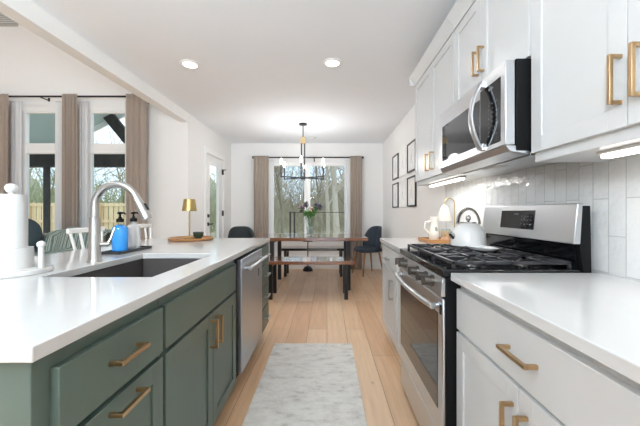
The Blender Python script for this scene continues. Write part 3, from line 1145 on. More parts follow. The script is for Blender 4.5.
t = thing('base_cabinet', 'white base cabinet with brass pulls in the near right foreground', 'cabinet', (0.84, 0.85, 0))
MB().box(XK, RB, 0.32, 1.278, 0.11, 0.881).build('body', M['cab_white'], t, bevel=0.002)
MB().box(XK + 0.07, RB, 0.32, 1.278, 0, 0.11).build('toe_kick', M['cab_white'], t)
d = slab_front(XD, -1, 0.452, 1.272, 0.690, 0.852, t, M['cab_white'])
pull('y', XD, -1, 0.778, 0.908, 0.775, d)
d = shaker(XD, -1, 0.863, 1.272, 0.118, 0.678, t, M['cab_white'])
pull('z', XD, -1, 0.485, 0.625, 0.886, d)
d = shaker(XD, -1, 0.452, 0.860, 0.118, 0.678, t, M['cab_white'])
pull('z', XD, -1, 0.485, 0.625, 0.822, d)

t = thing('base_cabinet', 'white base cabinet between the range and the dining room', 'cabinet', (0.84, 2.5, 0))
MB().box(XK, RB, 2.06, 2.99, 0.11, 0.881).build('body', M['cab_white'], t, bevel=0.002)
MB().box(XK + 0.07, RB, 2.06, 2.99, 0, 0.11).build('toe_kick', M['cab_white'], t)
d = slab_front(XD, -1, 2.42, 2.975, 0.690, 0.852, t, M['cab_white'])
pull('y', XD, -1, 2.63, 2.77, 0.762, d, 'nickel')
d = shaker(XD, -1, 2.42, 2.975, 0.118, 0.678, t, M['cab_white'])
pull('z', XD, -1, 0.46, 0.62, 2.50, d, 'nickel')
shaker(XD, -1, 2.075, 2.412, 0.118, 0.852, t, M['cab_white'])

# upper cabinets
XU = 0.837
XUB = 0.857


def crown(y0, y1, t, end=False):
    pr = [(XUB, 2.36), (XU - 0.004, 2.36), (XU - 0.010, 2.385), (XU - 0.042, 2.425), (XU - 0.052, 2.445), (XUB, 2.445)]
    mb = MB().prism(pr, 'y', y0, y1)
    if end:
        mb.prism([(y1, 2.36), (y1 + 0.004, 2.36), (y1 + 0.045, 2.43), (y1 + 0.05, 2.445), (y1, 2.445)], 'x', XU - 0.05, RB)
    return mb.build('crown_moulding', M['cab_white'], t)


t = thing('wall_cabinet', 'large white wall cabinet at upper right beside the microwave', 'cabinet', (1.0, 0.86, 1.37))
MB().box(XUB, XR, 0.44, 1.285, 1.368, 2.44).build('body', M['cab_white'], t, bevel=0.002)
d = shaker(XU, -1, 0.872, 1.279, 1.405, 2.355, t, M['cab_white'])
pull('z', XU, -1, 1.470, 1.612, 0.888, d)
d = shaker(XU, -1, 0.447, 0.868, 1.405, 2.355, t, M['cab_white'])
pull('z', XU, -1, 1.470, 1.612, 0.824, d)
crown(0.44, 1.285, t)

t = thing('wall_cabinet', 'small white wall cabinet directly above the microwave', 'cabinet', (1.0, 1.67, 1.80))
MB().box(XUB, XR, 1.288, 2.052, 1.805, 2.44).build('body', M['cab_white'], t, bevel=0.002)
d = shaker(XU, -1, 1.295, 1.694, 1.812, 2.355, t, M['cab_white'])
pull('z', XU, -1, 1.915, 2.05, 1.665, d)
d = shaker(XU, -1, 1.698, 2.046, 1.812, 2.355, t, M['cab_white'])
pull('z', XU, -1, 1.915, 2.05, 1.728, d)
crown(1.288, 2.052, t)

t = thing('wall_cabinet', 'white wall cabinet beyond the microwave nearest the framed pictures', 'cabinet', (1.0, 2.5, 1.41))
MB().box(XUB, XR, 2.056, 2.965, 1.412, 2.44).build('body', M['cab_white'], t, bevel=0.002)
d = shaker(XU, -1, 2.064, 2.508, 1.447, 2.355, t, M['cab_white'])
pull('z', XU, -1, 1.50, 1.64, 2.455, d)
d = shaker(XU, -1, 2.512, 2.957, 1.447, 2.355, t, M['cab_white'])
pull('z', XU, -1, 1.50, 1.64, 2.565, d)
crown(2.056, 2.965, t, True)

# under cabinet light bars
for (y0, y1, zt, label) in ((0.50, 1.05, 1.367, 'lit white light bar under the large upper right cabinet'),
                            (2.15, 2.80, 1.411, 'lit white light bar under the cabinet beyond the microwave')):
    t = thing('light_bar', label, 'light', (0.93, (y0 + y1) / 2, zt))
    MB().box(0.915, 0.955, y0 - 0.012, y1 + 0.012, zt - 0.010, zt).build('housing', M['white_plastic'], t)
    MB().box(0.918, 0.952, y0, y1, zt - 0.024, zt - 0.010).build('diffuser', M['bar_on'], t, bevel=0.005)
    area('bar_lamp', (0.935, (y0 + y1) / 2, zt - 0.027), 0.03, UNDERCAB_W * (1.0 if y0 < 1 else 2.4), (0, 0, 0), 'RECTANGLE', (0.96, 0.98, 1.0), t, size_y=y1 - y0)

# ================================================================== range
RY0, RY1 = 1.288, 2.052
XG = 0.482
t = thing('gas_range', 'stainless gas range with black cooktop between white cabinets', 'range', (0.8, 1.67, 0))
MB().box(0.490, 1.12, RY0, RY1, 0.03, 0.890).build('body', M['black_matte'], t, bevel=0.003)
for (x, y) in ((0.56, 1.33), (0.56, 2.01), (1.08, 1.33), (1.08, 2.01)):
    MB().cyl((x, y, 0), (x, y, 0.035), 0.02, n=10).build('foot', M['black_matte'], t)
# control panel
MB().prism([(XG - 0.012, 0.812), (XG - 0.004, 0.889), (0.490, 0.889), (0.490, 0.812)], 'y', RY0 + 0.002, RY1 - 0.002).build('control_panel', M['steel'], t, bevel=0.002)
for y in (1.40, 1.49, 1.63, 1.86, 1.94):
    kb = MB()
    c = Vector((XG - 0.008, y, 0.856))
    kb.cyl(c, c + Vector((-0.008, 0, 0.001)), 0.026, n=20)
    kb.cyl(c + Vector((-0.008, 0, 0)), c + Vector((-0.042, 0, 0.004)), 0.022, 0.020, 20)
    kb.box(c.x - 0.050, c.x - 0.038, y - 0.005, y + 0.005, 0.837, 0.877)
    kb.build('knob', M['knob'], t)
# oven door
d = MB().box(XG - 0.004, 0.494, RY0 + 0.004, RY1 - 0.004, 0.222, 0.802).build('oven_door', M['steel'], t, bevel=0.006)
MB().box(XG - 0.0065, XG + 0.01, 1.345, 2.015, 0.318, 0.732).build('oven_window', M['dark_glass'], d, bevel=0.001)
h = MB()
pts = []
for k in range(13):
    y = 1.325 + (2.015 - 1.325) * k / 12
    bow = 0.022 * (1 - (2 * k / 12 - 1) ** 2)
    pts.append((XG - 0.034 - bow, y, 0.765))
h.tube(pts, 0.0135, 14)
for y in (1.34, 2.0):
    h.cyl((XG, y, 0.765), (XG - 0.036, y, 0.765), 0.012, n=12)
h.build('handle', M['steel'], d)
MB().box(XG - 0.0075, XG - 0.004, 1.300, 1.318, 0.735, 0.775).build('badge', M['black_matte'], d)
MB().box(XG, 0.496, RY0 + 0.004, RY1 - 0.004, 0.045, 0.208).build('drawer', M['steel'], t, bevel=0.006)
# cooktop
ct = MB().box(XG - 0.004, 1.05, RY0 + 0.001, RY1 - 0.001, 0.891, 0.926).build('cooktop', M['black_gloss'], t, bevel=0.006)
for (x, y, r) in ((0.66, 1.45, 0.048), (0.90, 1.45, 0.038), (0.78, 1.67, 0.045), (0.66, 1.89, 0.042), (0.90, 1.89, 0.036)):
    bb = MB().lathe([(0, 0.926), (r, 0.926), (r, 0.933), (r * 0.85, 0.936), (0, 0.936)], (x, y, 0), 24).build('burner', M['nickel'], t)
    MB().lathe([(0, 0.936), (r * 0.78, 0.936), (r * 0.78, 0.941), (r * 0.7, 0.944), (0, 0.944)], (x, y, 0), 24).build('burner_cap', M['black_matte'], bb)
gz0, gz1 = 0.943, 0.957
for (y0, y1) in ((1.305, 1.545), (1.553, 1.787), (1.795, 2.035)):
    g = MB()
    x0, x1 = 0.525, 1.025
    w_ = 0.013
    g.box(x0, x1, y0, y0 + w_, gz0, gz1).box(x0, x1, y1 - w_, y1, gz0, gz1)
    g.box(x0, x0 + w_, y0, y1, gz0, gz1).box(x1 - w_, x1, y0, y1, gz0, gz1)
    ym = (y0 + y1) / 2
    g.box((x0 + x1) / 2 - w_ / 2, (x0 + x1) / 2 + w_ / 2, y0, y1, gz0, gz1)
    for xc in (0.66, 0.90):
        for sgn in (-1, 1):
            g.box(xc - w_ / 2, xc + w_ / 2, ym + sgn * 0.028, ym + sgn * (y1 - y0) / 2, gz0, gz1 + 0.004)
            g.box(xc + sgn * 0.028, xc + sgn * 0.115, ym - w_ / 2, ym + w_ / 2, gz0, gz1 + 0.004)
            g.beam((xc + sgn * 0.035, ym + 0.035, gz0 + 0.008), (xc + sgn * 0.10, y1 - 0.01, gz0 + 0.008), 0.010, 0.014)
            g.beam((xc + sgn * 0.035, ym - 0.035, gz0 + 0.008), (xc + sgn * 0.10, y0 + 0.01, gz0 + 0.008), 0.010, 0.014)
    for (x, y) in ((x0, y0), (x0, y1 - w_), (x1 - w_, y0), (x1 - w_, y1 - w_)):
        g.box(x, x + w_, y, y + w_, 0.926, gz0)
    g.build('grate', M['iron'], t, bevel=0.002)
# backguard
bk = MB().prism([(1.060, 0.905), (1.045, 1.025), (1.055, 1.190), (1.088, 1.190), (1.094, 0.905)], 'y', RY0, RY1).build('backguard', M['black_matte'], t, bevel=0.003)
MB().prism([(1.018, 1.030), (1.036, 1.200), (1.060, 1.200), (1.060, 1.030)], 'y', RY0 + 0.001, RY1 - 0.001).build('panel_face', M['steel'], bk, bevel=0.003)
MB().prism([(1.046, 0.926), (1.036, 1.022), (1.058, 1.022), (1.058, 0.926)], 'y', RY0 + 0.02, RY1 - 0.02).build('vent_recess', M['black_gloss'], bk)


def on_guard(z):
    return 1.018 + (z - 1.030) * 0.018 / 0.170


dp = MB().prism([(on_guard(1.075) - 0.002, 1.075), (on_guard(1.172) - 0.002, 1.172), (1.05, 1.172), (1.05, 1.075)], 'y', 1.545, 1.84).build('display', M['black_gloss'], bk)
mk = MB()
for j, z in enumerate((1.10, 1.12, 1.14)):
    for k in range(4):
        y = 1.565 + k * 0.025
        mk.box(on_guard(z) - 0.0030, on_guard(z), y, y + 0.010, z, z + 0.004)
mk.box(on_guard(1.152) - 0.003, on_guard(1.152), 1.675, 1.715, 1.150, 1.158)
mk.build('panel_marks', M['mark'], dp)

# kettle
kx, ky, kz = 0.845, 1.865, 0.961
t = thing('kettle', 'white dome kettle with broad chrome handle on the range', 'kettle', (kx, ky, kz))
MB().lathe([(0, kz), (0.092, kz), (0.100, kz + 0.006), (0.101, kz + 0.03), (0.094, kz + 0.075), (0.074, kz + 0.115), (0.045, kz + 0.136), (0, kz + 0.142)],
           (kx, ky, 0), 36).build('body', M['enamel'], t)
MB().lathe([(0, kz + 0.138), (0.044, kz + 0.136), (0.044, kz + 0.144), (0, kz + 0.148)], (kx, ky, 0), 28).build('lid', M['chrome'], t)
MB().ball((kx, ky, kz + 0.166), 0.016, 14, sz=1.2).build('lid_knob', M['chrome'], t)
pts = [(kx + 0.052 * math.cos(a), ky - 0.030 * math.cos(a), kz + 0.130 + 0.092 * math.sin(a)) for a in [PI * k / 16 for k in range(17)]]
hb = MB()
hb.tube(pts, 0.005, 12, True, 3.0)
hb.build('handle', M['chrome'], t)
MB().tube([(kx - 0.085, ky - 0.01, kz + 0.055), (kx - 0.106, ky - 0.014, kz + 0.070), (kx - 0.116, ky - 0.016, kz + 0.080)], [0.020, 0.015, 0.012], 14).build('spout', M['chrome'], t)

# spoon rest on the grates
sx_, sy_, sz_ = 0.84, 1.70, 0.961
sr = MB().lathe([(0, sz_), (0.048, sz_), (0.060, sz_ + 0.014), (0.056, sz_ + 0.015), (0.046, sz_ + 0.005), (0, sz_ + 0.004)], (sx_, sy_, 0), 28, 1.0, 1.9, R(12))
o = sr.build('spoon_rest', M['enamel'])
tag(o, 'white oval spoon rest on the range grates in front of the kettle', 'spoon rest')

# ================================================================== microwave
XM = 0.738
MZ0, MZ1 = 1.415, 1.800
t = thing('microwave', 'stainless over the range microwave between white wall cabinets', 'microwave', (0.95, 1.67, MZ0))
MB().box(XM + 0.045, XR - 0.011, 1.291, 2.048, MZ0 + 0.004, MZ1).build('body', M['black_matte'], t, bevel=0.002)
d = MB()
d.box(XM, XM + 0.042, 1.292, 2.047, MZ0 + 0.028, MZ1 - 0.004)
door = d.build('door', M['steel'], t, bevel=0.004)
MB().box(XM - 0.002, XM + 0.01, 1.508, 1.995, MZ0 + 0.070, MZ1 - 0.095).build('door_window', M['dark_glass'], door, bevel=0.001)
pan = MB().box(XM - 0.002, XM + 0.01, 1.325, 1.500, MZ0 + 0.050, MZ1 - 0.060).build('control_panel', M['black_gloss'], t, bevel=0.001)
mk = MB()
for j in range(8):
    for k in range(3):
        y = 1.350 + k * 0.032
        z = MZ0 + 0.09 + j * 0.020
        mk.box(XM - 0.003, XM, y, y + 0.010, z, z + 0.004)
mk.box(XM - 0.003, XM, 1.385, 1.42, MZ1 - 0.088, MZ1 - 0.078)
mk.build('panel_marks', M['mark'], pan)
hb = MB()
pts = []
for k in range(17):
    f = k / 16
    pts.append((XM - 0.014 - 0.045 * math.sin(PI * f), 1.475, MZ0 + 0.045 + (MZ1 - MZ0 - 0.075) * f))
hb.tube(pts, 0.0085, 16, True, 2.4)
hb.box(XM - 0.014, XM + 0.004, 1.458, 1.492, MZ0 + 0.038, MZ0 + 0.070)
hb.box(XM - 0.014, XM + 0.004, 1.458, 1.492, MZ1 - 0.055, MZ1 - 0.022)
hb.build('handle', M['steel'], door, bevel=0.003)
MB().prism([(XM + 0.004, MZ0 + 0.026), (XM + 0.02, MZ0 + 0.002), (0.84, MZ0 - 0.012), (0.84, MZ0 + 0.02), (XM + 0.05, MZ0 + 0.026)], 'y', 1.294, 2.045).build('bottom_lip', M['steel'], t, bevel=0.002)
MB().box(0.86, 1.12, 1.32, 2.02, MZ0 - 0.012, MZ0 + 0.004).build('grease_filter', M['steel'], t, bevel=0.002)
MB().box(0.87, 0.93, 1.60, 1.74, MZ0 - 0.016, MZ0 - 0.010).build('task_light', M['white_plastic'], t)

# ================================================================== things on the far worktop
zt = 0.914
t = thing('serving_tray', 'low wood tray holding the candle lamp beyond the range', 'tray', (0.96, 2.62, zt))
MB().box(0.80, 1.11, 2.47, 2.74, zt, zt + 0.010).build('tray_base', M['tray_wood'], t, bevel=0.002)
f = MB()
f.box(0.80, 1.11, 2.47, 2.482, zt + 0.010, zt + 0.030).box(0.80, 1.11, 2.728, 2.74, zt + 0.010, zt + 0.030)
f.box(0.80, 0.812, 2.482, 2.728, zt + 0.010, zt + 0.030).box(1.098, 1.11, 2.482, 2.728, zt + 0.010, zt + 0.030)
f.build('rim', M['tray_wood'], t)
z0 = zt + 0.010
cx, cy = 1.005, 2.61
t = thing('candle_lamp', 'candle warming lamp with gold arch and pale bell shade', 'lamp', (cx, cy, z0))
MB().lathe([(0, z0), (0.055, z0), (0.055, z0 + 0.012), (0, z0 + 0.012)], (cx, cy, 0), 28).build('base', M['pink_stone'], t)
pts = [(cx + 0.05, cy, z0 + 0.006), (cx + 0.062, cy, z0 + 0.05), (cx + 0.062, cy, z0 + 0.31)]
for k in range(1, 13):
    a = PI * k / 12
    pts.append((cx + 0.020 + 0.042 * math.cos(a), cy, z0 + 0.31 + 0.045 * math.sin(a)))
pts.append((cx - 0.022, cy, z0 + 0.27))
MB().tube(pts, 0.0045, 10).build('arch', M['gold'], t)
MB().lathe([(0.010, z0 + 0.30), (0.028, z0 + 0.285), (0.042, z0 + 0.24), (0.062, z0 + 0.165), (0.060, z0 + 0.165), (0.040, z0 + 0.238), (0.026, z0 + 0.282), (0.010, z0 + 0.297), (0.010, z0 + 0.30)],
           (cx - 0.022, cy, 0), 28).build('bell_shade', M['bell'], t)
zc = z0 + 0.012
t = thing('jar_candle', 'peach candle in a glass jar under the bell lamp', 'candle', (cx - 0.012, cy, zc))
MB().lathe([(0, zc), (0.036, zc), (0.038, zc + 0.004), (0.038, zc + 0.085), (0.036, zc + 0.085), (0.036, zc + 0.006), (0, zc + 0.006)], (cx - 0.012, cy, 0), 24).build('jar', M['vessel'], t)
MB().lathe([(0, zc + 0.0065), (0.035, zc + 0.0065), (0.035, zc + 0.07), (0, zc + 0.068)], (cx - 0.012, cy, 0), 24).build('wax', M['wax'], t)
px_, py_ = 0.905, 2.64
t = thing('pitcher', 'cream ceramic pitcher with sage leaf mark beside the candle lamp', 'pitcher', (px_, py_, z0))
MB().lathe([(0, z0), (0.034, z0), (0.046, z0 + 0.03), (0.048, z0 + 0.06), (0.036, z0 + 0.11), (0.032, z0 + 0.16), (0.042, z0 + 0.20), (0.039, z0 + 0.20), (0.029, z0 + 0.16), (0, z0 + 0.15)],
           (px_, py_, 0), 28).build('body', M['ceramic'], t)
MB().tube([(px_ - 0.033, py_, z0 + 0.16), (px_ - 0.075, py_, z0 + 0.155), (px_ - 0.082, py_, z0 + 0.10), (px_ - 0.046, py_, z0 + 0.065)], 0.007, 10).build('handle', M['ceramic'], t)
MB().ball((px_ + 0.005, py_ - 0.036, z0 + 0.085), 0.020, 12, 0.7, 0.35, 1.6).build('leaf_mark', M['sage_mark'], t)
t = thing('salt_cellar', 'small peach stone cellar on the tray in front of the candle', 'cellar', (0.955, 2.51, z0))
MB().lathe([(0, z0), (0.030, z0), (0.034, z0 + 0.02), (0.028, z0 + 0.04), (0, z0 + 0.042)], (0.955, 2.525, 0), 20).build('pot', M['pink_stone'], t)
MB().ball((0.955, 2.525, z0 + 0.047), 0.008, 10).build('lid_knob', M['gold'], t)

# ================================================================== rug
o = MB().box(-0.462, 0.218, 0.85, 2.75, 0.0, 0.008).build('runner_rug', M['rug'], bevel=0.003)
tag(o, 'mottled pale grey runner rug on the floor between island and range', 'rug')

# ================================================================== dining table, benches, chairs
def leg_frame(mb, x, y0, y1, z1, w):
    mb.box(x - w / 2, x + w / 2, y0 - w / 2, y0 + w / 2, 0, z1)
    return mb


t = thing('dining_table', 'long reddish wood dining table with black steel legs', 'table', (-0.25, 5.02, 0))
MB().box(-1.10, 0.60, 4.55, 5.50, 0.738, 0.785).build('tabletop', M['walnut'], t, bevel=0.004)
for x in (-0.82, 0.32):
    for y in (4.66, 5.39):
        MB().box(x - 0.03, x + 0.03, y - 0.03, y + 0.03, 0, 0.738).build('leg', M['black_metal'], t, bevel=0.003)
    MB().box(x - 0.03, x + 0.03, 4.69, 5.36, 0.70, 0.738).build('crossbar', M['black_metal'], t, bevel=0.003)
MB().lathe([(0, 0.738), (0.09, 0.738), (0.075, 0.722), (0, 0.720)], (-0.29, 4.68, 0), 24).build('mounting_plate', M['black_metal'], t)


def bench(y0, y1, label, edge):
    t = thing('dining_bench', label, 'bench', (-0.25, (y0 + y1) / 2, 0), group='dining benches')
    MB().box(-0.87, 0.37, y0, y1, 0.470, 0.514).build('seat', M[edge], t, bevel=0.004)
    for x in (-0.75, 0.255):
        for y in (y0 + 0.06, y1 - 0.05):
            MB().box(x - 0.024, x + 0.024, y - 0.024, y + 0.024, 0, 0.47).build('leg', M['black_metal'], t, bevel=0.002)
        MB().box(x - 0.024, x + 0.024, y0 + 0.084, y1 - 0.074, 0.43, 0.47).build('crossbar', M['black_metal'], t, bevel=0.002)
    return t


bench(4.10, 4.54, 'reddish wood bench with black legs on the near side of the table', 'walnut')
bench(5.56, 5.98, 'black bench on the window side of the dining table', 'black_lacquer')

o = thing('floor_stand', 'thin black stand with a weighted base under the dining window', 'stand', (-0.38, 6.18, 0))
MB().lathe([(0, 0), (0.10, 0), (0.10, 0.02), (0.07, 0.07), (0.05, 0.085), (0, 0.09)], (-0.38, 6.18, 0), 24).build('base', M['black_metal'], o)
MB().cyl((-0.38, 6.18, 0.08), (-0.38, 6.18, 0.70), 0.012, n=12).build('pole', M['black_metal'], o)


def dining_chair(mat, label):
    """upholstered shell chair facing +X, built about the origin"""
    t = thing('dining_chair', label, 'chair', group='upholstered dining chairs')
    s = MB()
    # seat pad
    pr = []
    n = 28
    for k in range(n):
        a = 2 * PI * k / n
        ex = 0.5
        x = math.copysign(abs(math.cos(a)) ** 0.6, math.cos(a)) * 0.235
        y = math.copysign(abs(math.sin(a)) ** 0.6, math.sin(a)) * 0.235
        pr.append((x, y))
    lv = [(0.90, 0.425), (1.0, 0.440), (1.0, 0.475), (0.93, 0.500), (0.6, 0.506)]
    rings = [[s.bm.verts.new((x * f, y * f, z)) for x, y in pr] for f, z in lv]
    for a, b_ in zip(rings, rings[1:]):
        for k in range(n):
            s.bm.faces.new((a[k], a[(k + 1) % n], b_[(k + 1) % n], b_[k]))
    s.bm.faces.new(rings[0][::-1])
    s.bm.faces.new(rings[-1])
    s.build('seat', mat, t)
    # wrapped back shell
    def bk(u, v):
        a = (u - 0.5) * 2 * R(78)
        wid = 0.235 + 0.025 * math.sin(PI * min(v * 1.2, 1))
        hh = 0.43 + v * (0.47 - 0.24 * abs(2 * u - 1) ** 4)
        return Vector((-math.cos(a) * (0.225 + 0.05 * v) + 0.02, math.sin(a) * wid, hh))
    MB().grid(bk, 20, 10).build('backrest', mat, t, solid=0.035, subsurf=1)
    for (sx, sy) in ((1, 1), (1, -1), (-1, 1), (-1, -1)):
        MB().tube([(sx * 0.15, sy * 0.15, 0.43), (sx * 0.215, sy * 0.205, 0.0)], [0.019, 0.010], 12).build('leg', M['leg_wood'], t)
    return t


c1 = dining_chair(M['velvet_navy'], 'dark navy dining chair with wood legs against the right wall')
c1.location = (0.765, 5.86, 0)
c1.rotation_euler = (0, 0, R(203))
c2 = dining_chair(M['velvet_grey'], 'charcoal dining chair whose back shows above the far end of the island')
c2.location = (-1.53, 5.60, 0)
c2.rotation_euler = (0, 0, R(-70))

# vase with flowers
vx, vy, vz = -0.275, 5.02, 0.785
t = thing('glass_vase', 'clear glass vase in the middle of the dining table', 'vase', (vx, vy, vz))
MB().lathe([(0, vz), (0.05, vz), (0.055, vz + 0.01), (0.058, vz + 0.10), (0.072, vz + 0.24), (0.090, vz + 0.29), (0.087, vz + 0.29), (0.068, vz + 0.24), (0.054, vz + 0.10), (0.05, vz + 0.015), (0, vz + 0.012)],
           (vx, vy, 0), 28).build('vessel', M['vessel'], t)
MB().lathe([(0, vz + 0.013), (0.048, vz + 0.016), (0.053, vz + 0.10), (0.056, vz + 0.14), (0, vz + 0.14)], (vx, vy, 0), 24).build('water', M['clear_soap'], t)
fr = random.Random(5)


def flower(tx, ty, h, mat, r, label, cat='flower'):
    t = thing('flower_stem', label, cat, (vx, vy, vz + 0.02))
    base = Vector((vx + (tx - vx) * -0.25 + fr.uniform(-0.01, 0.01), vy + (ty - vy) * -0.25, vz + 0.02))
    rim = Vector((vx + (tx - vx) * 0.35, vy + (ty - vy) * 0.35, vz + 0.27))
    top = Vector((tx, ty, vz + h))
    MB().tube([base, base.lerp(rim, 0.5), rim, rim.lerp(top, 0.5) + Vector((0, 0, 0.01)), top], 0.0035, 6).build('stem', M['stem'], t)
    lf = MB()
    for k in range(7):
        p = rim.lerp(top, 0.05 + 0.8 * k / 6)
        d = Vector((fr.uniform(-1, 1), fr.uniform(-1, 1), fr.uniform(0.3, 1.2))).normalized()
        sd = d.cross(Vector((0, 0, 1))).normalized()
        L = fr.uniform(0.06, 0.11)
        q = [p, p + d * L * 0.5 + sd * 0.018, p + d * L, p + d * L * 0.5 - sd * 0.018]
        lf.bm.faces.new([lf.bm.verts.new(v) for v in q])
    lf.build('leaves', M['stem'], t, solid=0.002)
    pb = MB()
    for k in range(26):
        d = Vector((fr.gauss(0, 1), fr.gauss(0, 1), fr.gauss(0.3, 1))).normalized()
        sd = d.cross(Vector((0.3, 0.2, 1))).normalized()
        q0 = top + d * r * 0.15
        q = [q0, top + d * r * 0.7 + sd * r * 0.28, top + d * r, top + d * r * 0.7 - sd * r * 0.28]
        pb.bm.faces.new([pb.bm.verts.new(v) for v in q])
    pb.build('petals', mat, t, solid=0.003)


flower(vx - 0.13, vy - 0.02, 0.43, M['petal_purple'], 0.065, 'purple flower leaning left in the vase, lower bloom')
flower(vx - 0.07, vy + 0.02, 0.50, M['petal_purple'], 0.060, 'purple flower at the top left of the vase')
flower(vx + 0.02, vy - 0.03, 0.42, M['petal_cream'], 0.055, 'cream flower in the centre of the vase')
flower(vx + 0.15, vy, 0.45, M['petal_dark'], 0.065, 'dark violet flower leaning right in the vase, outer bloom')
flower(vx + 0.09, vy + 0.03, 0.48, M['petal_dark'], 0.050, 'dark violet flower at the top right of the vase')
flower(vx + 0.03, vy + 0.05, 0.36, M['stem'], 0.075, 'leafy green sprig in the right half of the bouquet', 'greenery')
flower(vx - 0.04, vy - 0.05, 0.34, M['stem'], 0.075, 'leafy green sprig in the left half of the bouquet', 'greenery')

# ================================================================== chandelier
hx, hy = -0.38, 4.95
t = thing('chandelier', 'black and wood chandelier with six candle lights over the dining table', 'chandelier', (hx, hy, ZC))
MB().lathe([(0, ZC), (0.062, ZC), (0.062, ZC - 0.018), (0.02, ZC - 0.026), (0, ZC - 0.026)], (hx, hy, 0), 28).build('canopy', M['black_metal'], t)
MB().cyl((hx, hy, ZC - 0.02), (hx, hy, 2.345), 0.008, n=10).build('rod', M['black_metal'], t)
MB().box(hx - 0.038, hx + 0.038, hy - 0.038, hy + 0.038, 2.25, 2.345).build('wood_block', M['pale_wood'], t, bevel=0.004)
MB().box(hx - 0.035, hx - 0.015, hy - 0.01, hy + 0.01, 1.70, 2.25).box(hx + 0.015, hx + 0.035, hy - 0.01, hy + 0.01, 1.70, 2.25).build('drop_bars', M['black_metal'], t, bevel=0.002)
MB().box(hx - 0.04, hx + 0.04, hy - 0.04, hy + 0.04, 1.685, 1.725).build('hub', M['black_metal'], t, bevel=0.003)
for k in range(6):
    a = R(30 + 60 * k)
    ex, ey = hx + 0.37 * math.cos(a), hy + 0.37 * math.sin(a)
    ar = MB()
    ar.beam((hx, hy, 1.705), (ex, ey, 1.705), 0.016, 0.016)
    ar.beam((ex, ey, 1.697), (ex, ey, 1.80), 0.018, 0.018)
    arm = ar.build('arm', M['black_metal'], t)
    MB().cyl((ex, ey, 1.80), (ex, ey, 1.895), 0.012, n=12).build('candle_sleeve', M['black_metal'], arm)
    MB().lathe([(0, 1.895), (0.010, 1.895), (0.019, 1.925), (0.016, 1.955), (0.006, 1.985), (0, 1.99)], (ex, ey, 0), 14).build('bulb', M['bulb_on'], arm)
    l = bpy.data.lights.new('bulb_light', 'POINT')
    l.energy = BULB_W
    l.color = (0.96, 0.97, 1.0)
    l.shadow_soft_size = 0.08
    lo = bpy.data.objects.new('bulb_light', l)
    lo.location = Vector((hx + 0.42 * math.cos(a), hy + 0.42 * math.sin(a), 1.93)) - OFF[t.name]
    lo.parent = t
    COL.objects.link(lo)

# ================================================================== ceiling lights and detector
for (x, y, lab) in ((-1.295, 2.95, 'round lit ceiling light above the island, left of two'),
                    (0.05, 2.92, 'round lit ceiling light above the aisle, right of two')):
    t = thing('ceiling_light', lab, 'light', (x, y, ZC), group='recessed ceiling lights')
    MB().lathe([(0.062, ZC), (0.088, ZC), (0.086, ZC - 0.006), (0.064, ZC - 0.010), (0.062, ZC)], (x, y, 0), 36).build('trim_ring', M['trim'], t)
    MB().lathe([(0, ZC - 0.0005), (0.064, ZC - 0.0005), (0.064, ZC - 0.006), (0, ZC - 0.007)], (x, y, 0), 36).build('diffuser', M['lamp_on'], t)
    area('ceiling_area_light', (x, y, ZC - 0.014), 0.13, DOWNLIGHT_W, parent=t)
# added unseen uplight behind the camera, brightens the ceiling; no lamp stands there
area('added_uplight', (-0.95, -1.2, 1.85), 0.7, BOUNCE_W, (PI - R(36), 0, 0), color=(0.80, 0.915, 1.0))
# unseen lights added under the living room ceiling to brighten it, without fixtures
for (x, y, z, p) in ((-4.2, 2.6, ZV - 0.02, LIVING_W), (-4.2, 0.4, ZV - 0.02, LIVING_W)):
    area('ceiling_area_light', (x, y, z), 0.16, p)
o = MB().lathe([(0, ZC), (0.060, ZC), (0.058, ZC - 0.022), (0.045, ZC - 0.032), (0, ZC - 0.034)], (-0.265, 5.85, 0), 28).build('smoke_detector', M['white_plastic'])
tag(o, 'small white smoke detector on the ceiling beyond the chandelier', 'smoke detector')

# high register on the living room wall
t = thing('air_register', 'grey air register high on the living room wall at upper left', 'vent', (-4.85, YL, 3.87))
frm = MB()
frame_rect(frm, -5.15, -4.50, 3.87, 4.25, 0.03, YL - 0.014, YL)
frm.build('frame', M['vent'], t, bevel=0.002)
for k in range(11):
    z = 3.905 + k * 0.03
    MB().prism([(YL - 0.012, z), (YL - 0.002, z + 0.018), (YL, z + 0.018), (YL, z)], 'x', -5.12, -4.53).build('slat', M['vent'], t)

# ================================================================== curtains
def curtain(x0, x1, y, z0, z1, folds, amp, mat, name, label, group=None, seed=1):
    rg = random.Random(seed)
    ph = [rg.uniform(0, 6) for _ in range(4)]
    nu, nv = folds * 10, 30

    def fn(u, v):
        z = z0 + (z1 - z0) * v
        grow = 0.55 + 0.45 * (1 - v)
        x = x0 + (x1 - x0) * u + 0.010 * math.sin(ph[0] + u * 9) * (1 - v)
        yy = y + amp * grow * math.sin(2 * PI * folds * u + ph[1] + 0.35 * math.sin(ph[2] + 2 * v)) \
            + amp * 0.3 * math.sin(2 * PI * folds * 1.7 * u + ph[3]) * (1 - v * 0.5)
        return Vector((x, yy, z))
    o = MB().grid(fn, nu, nv).build(name, mat, solid=0.002, sharp=80)
    return tag(o, label, 'curtain', group)


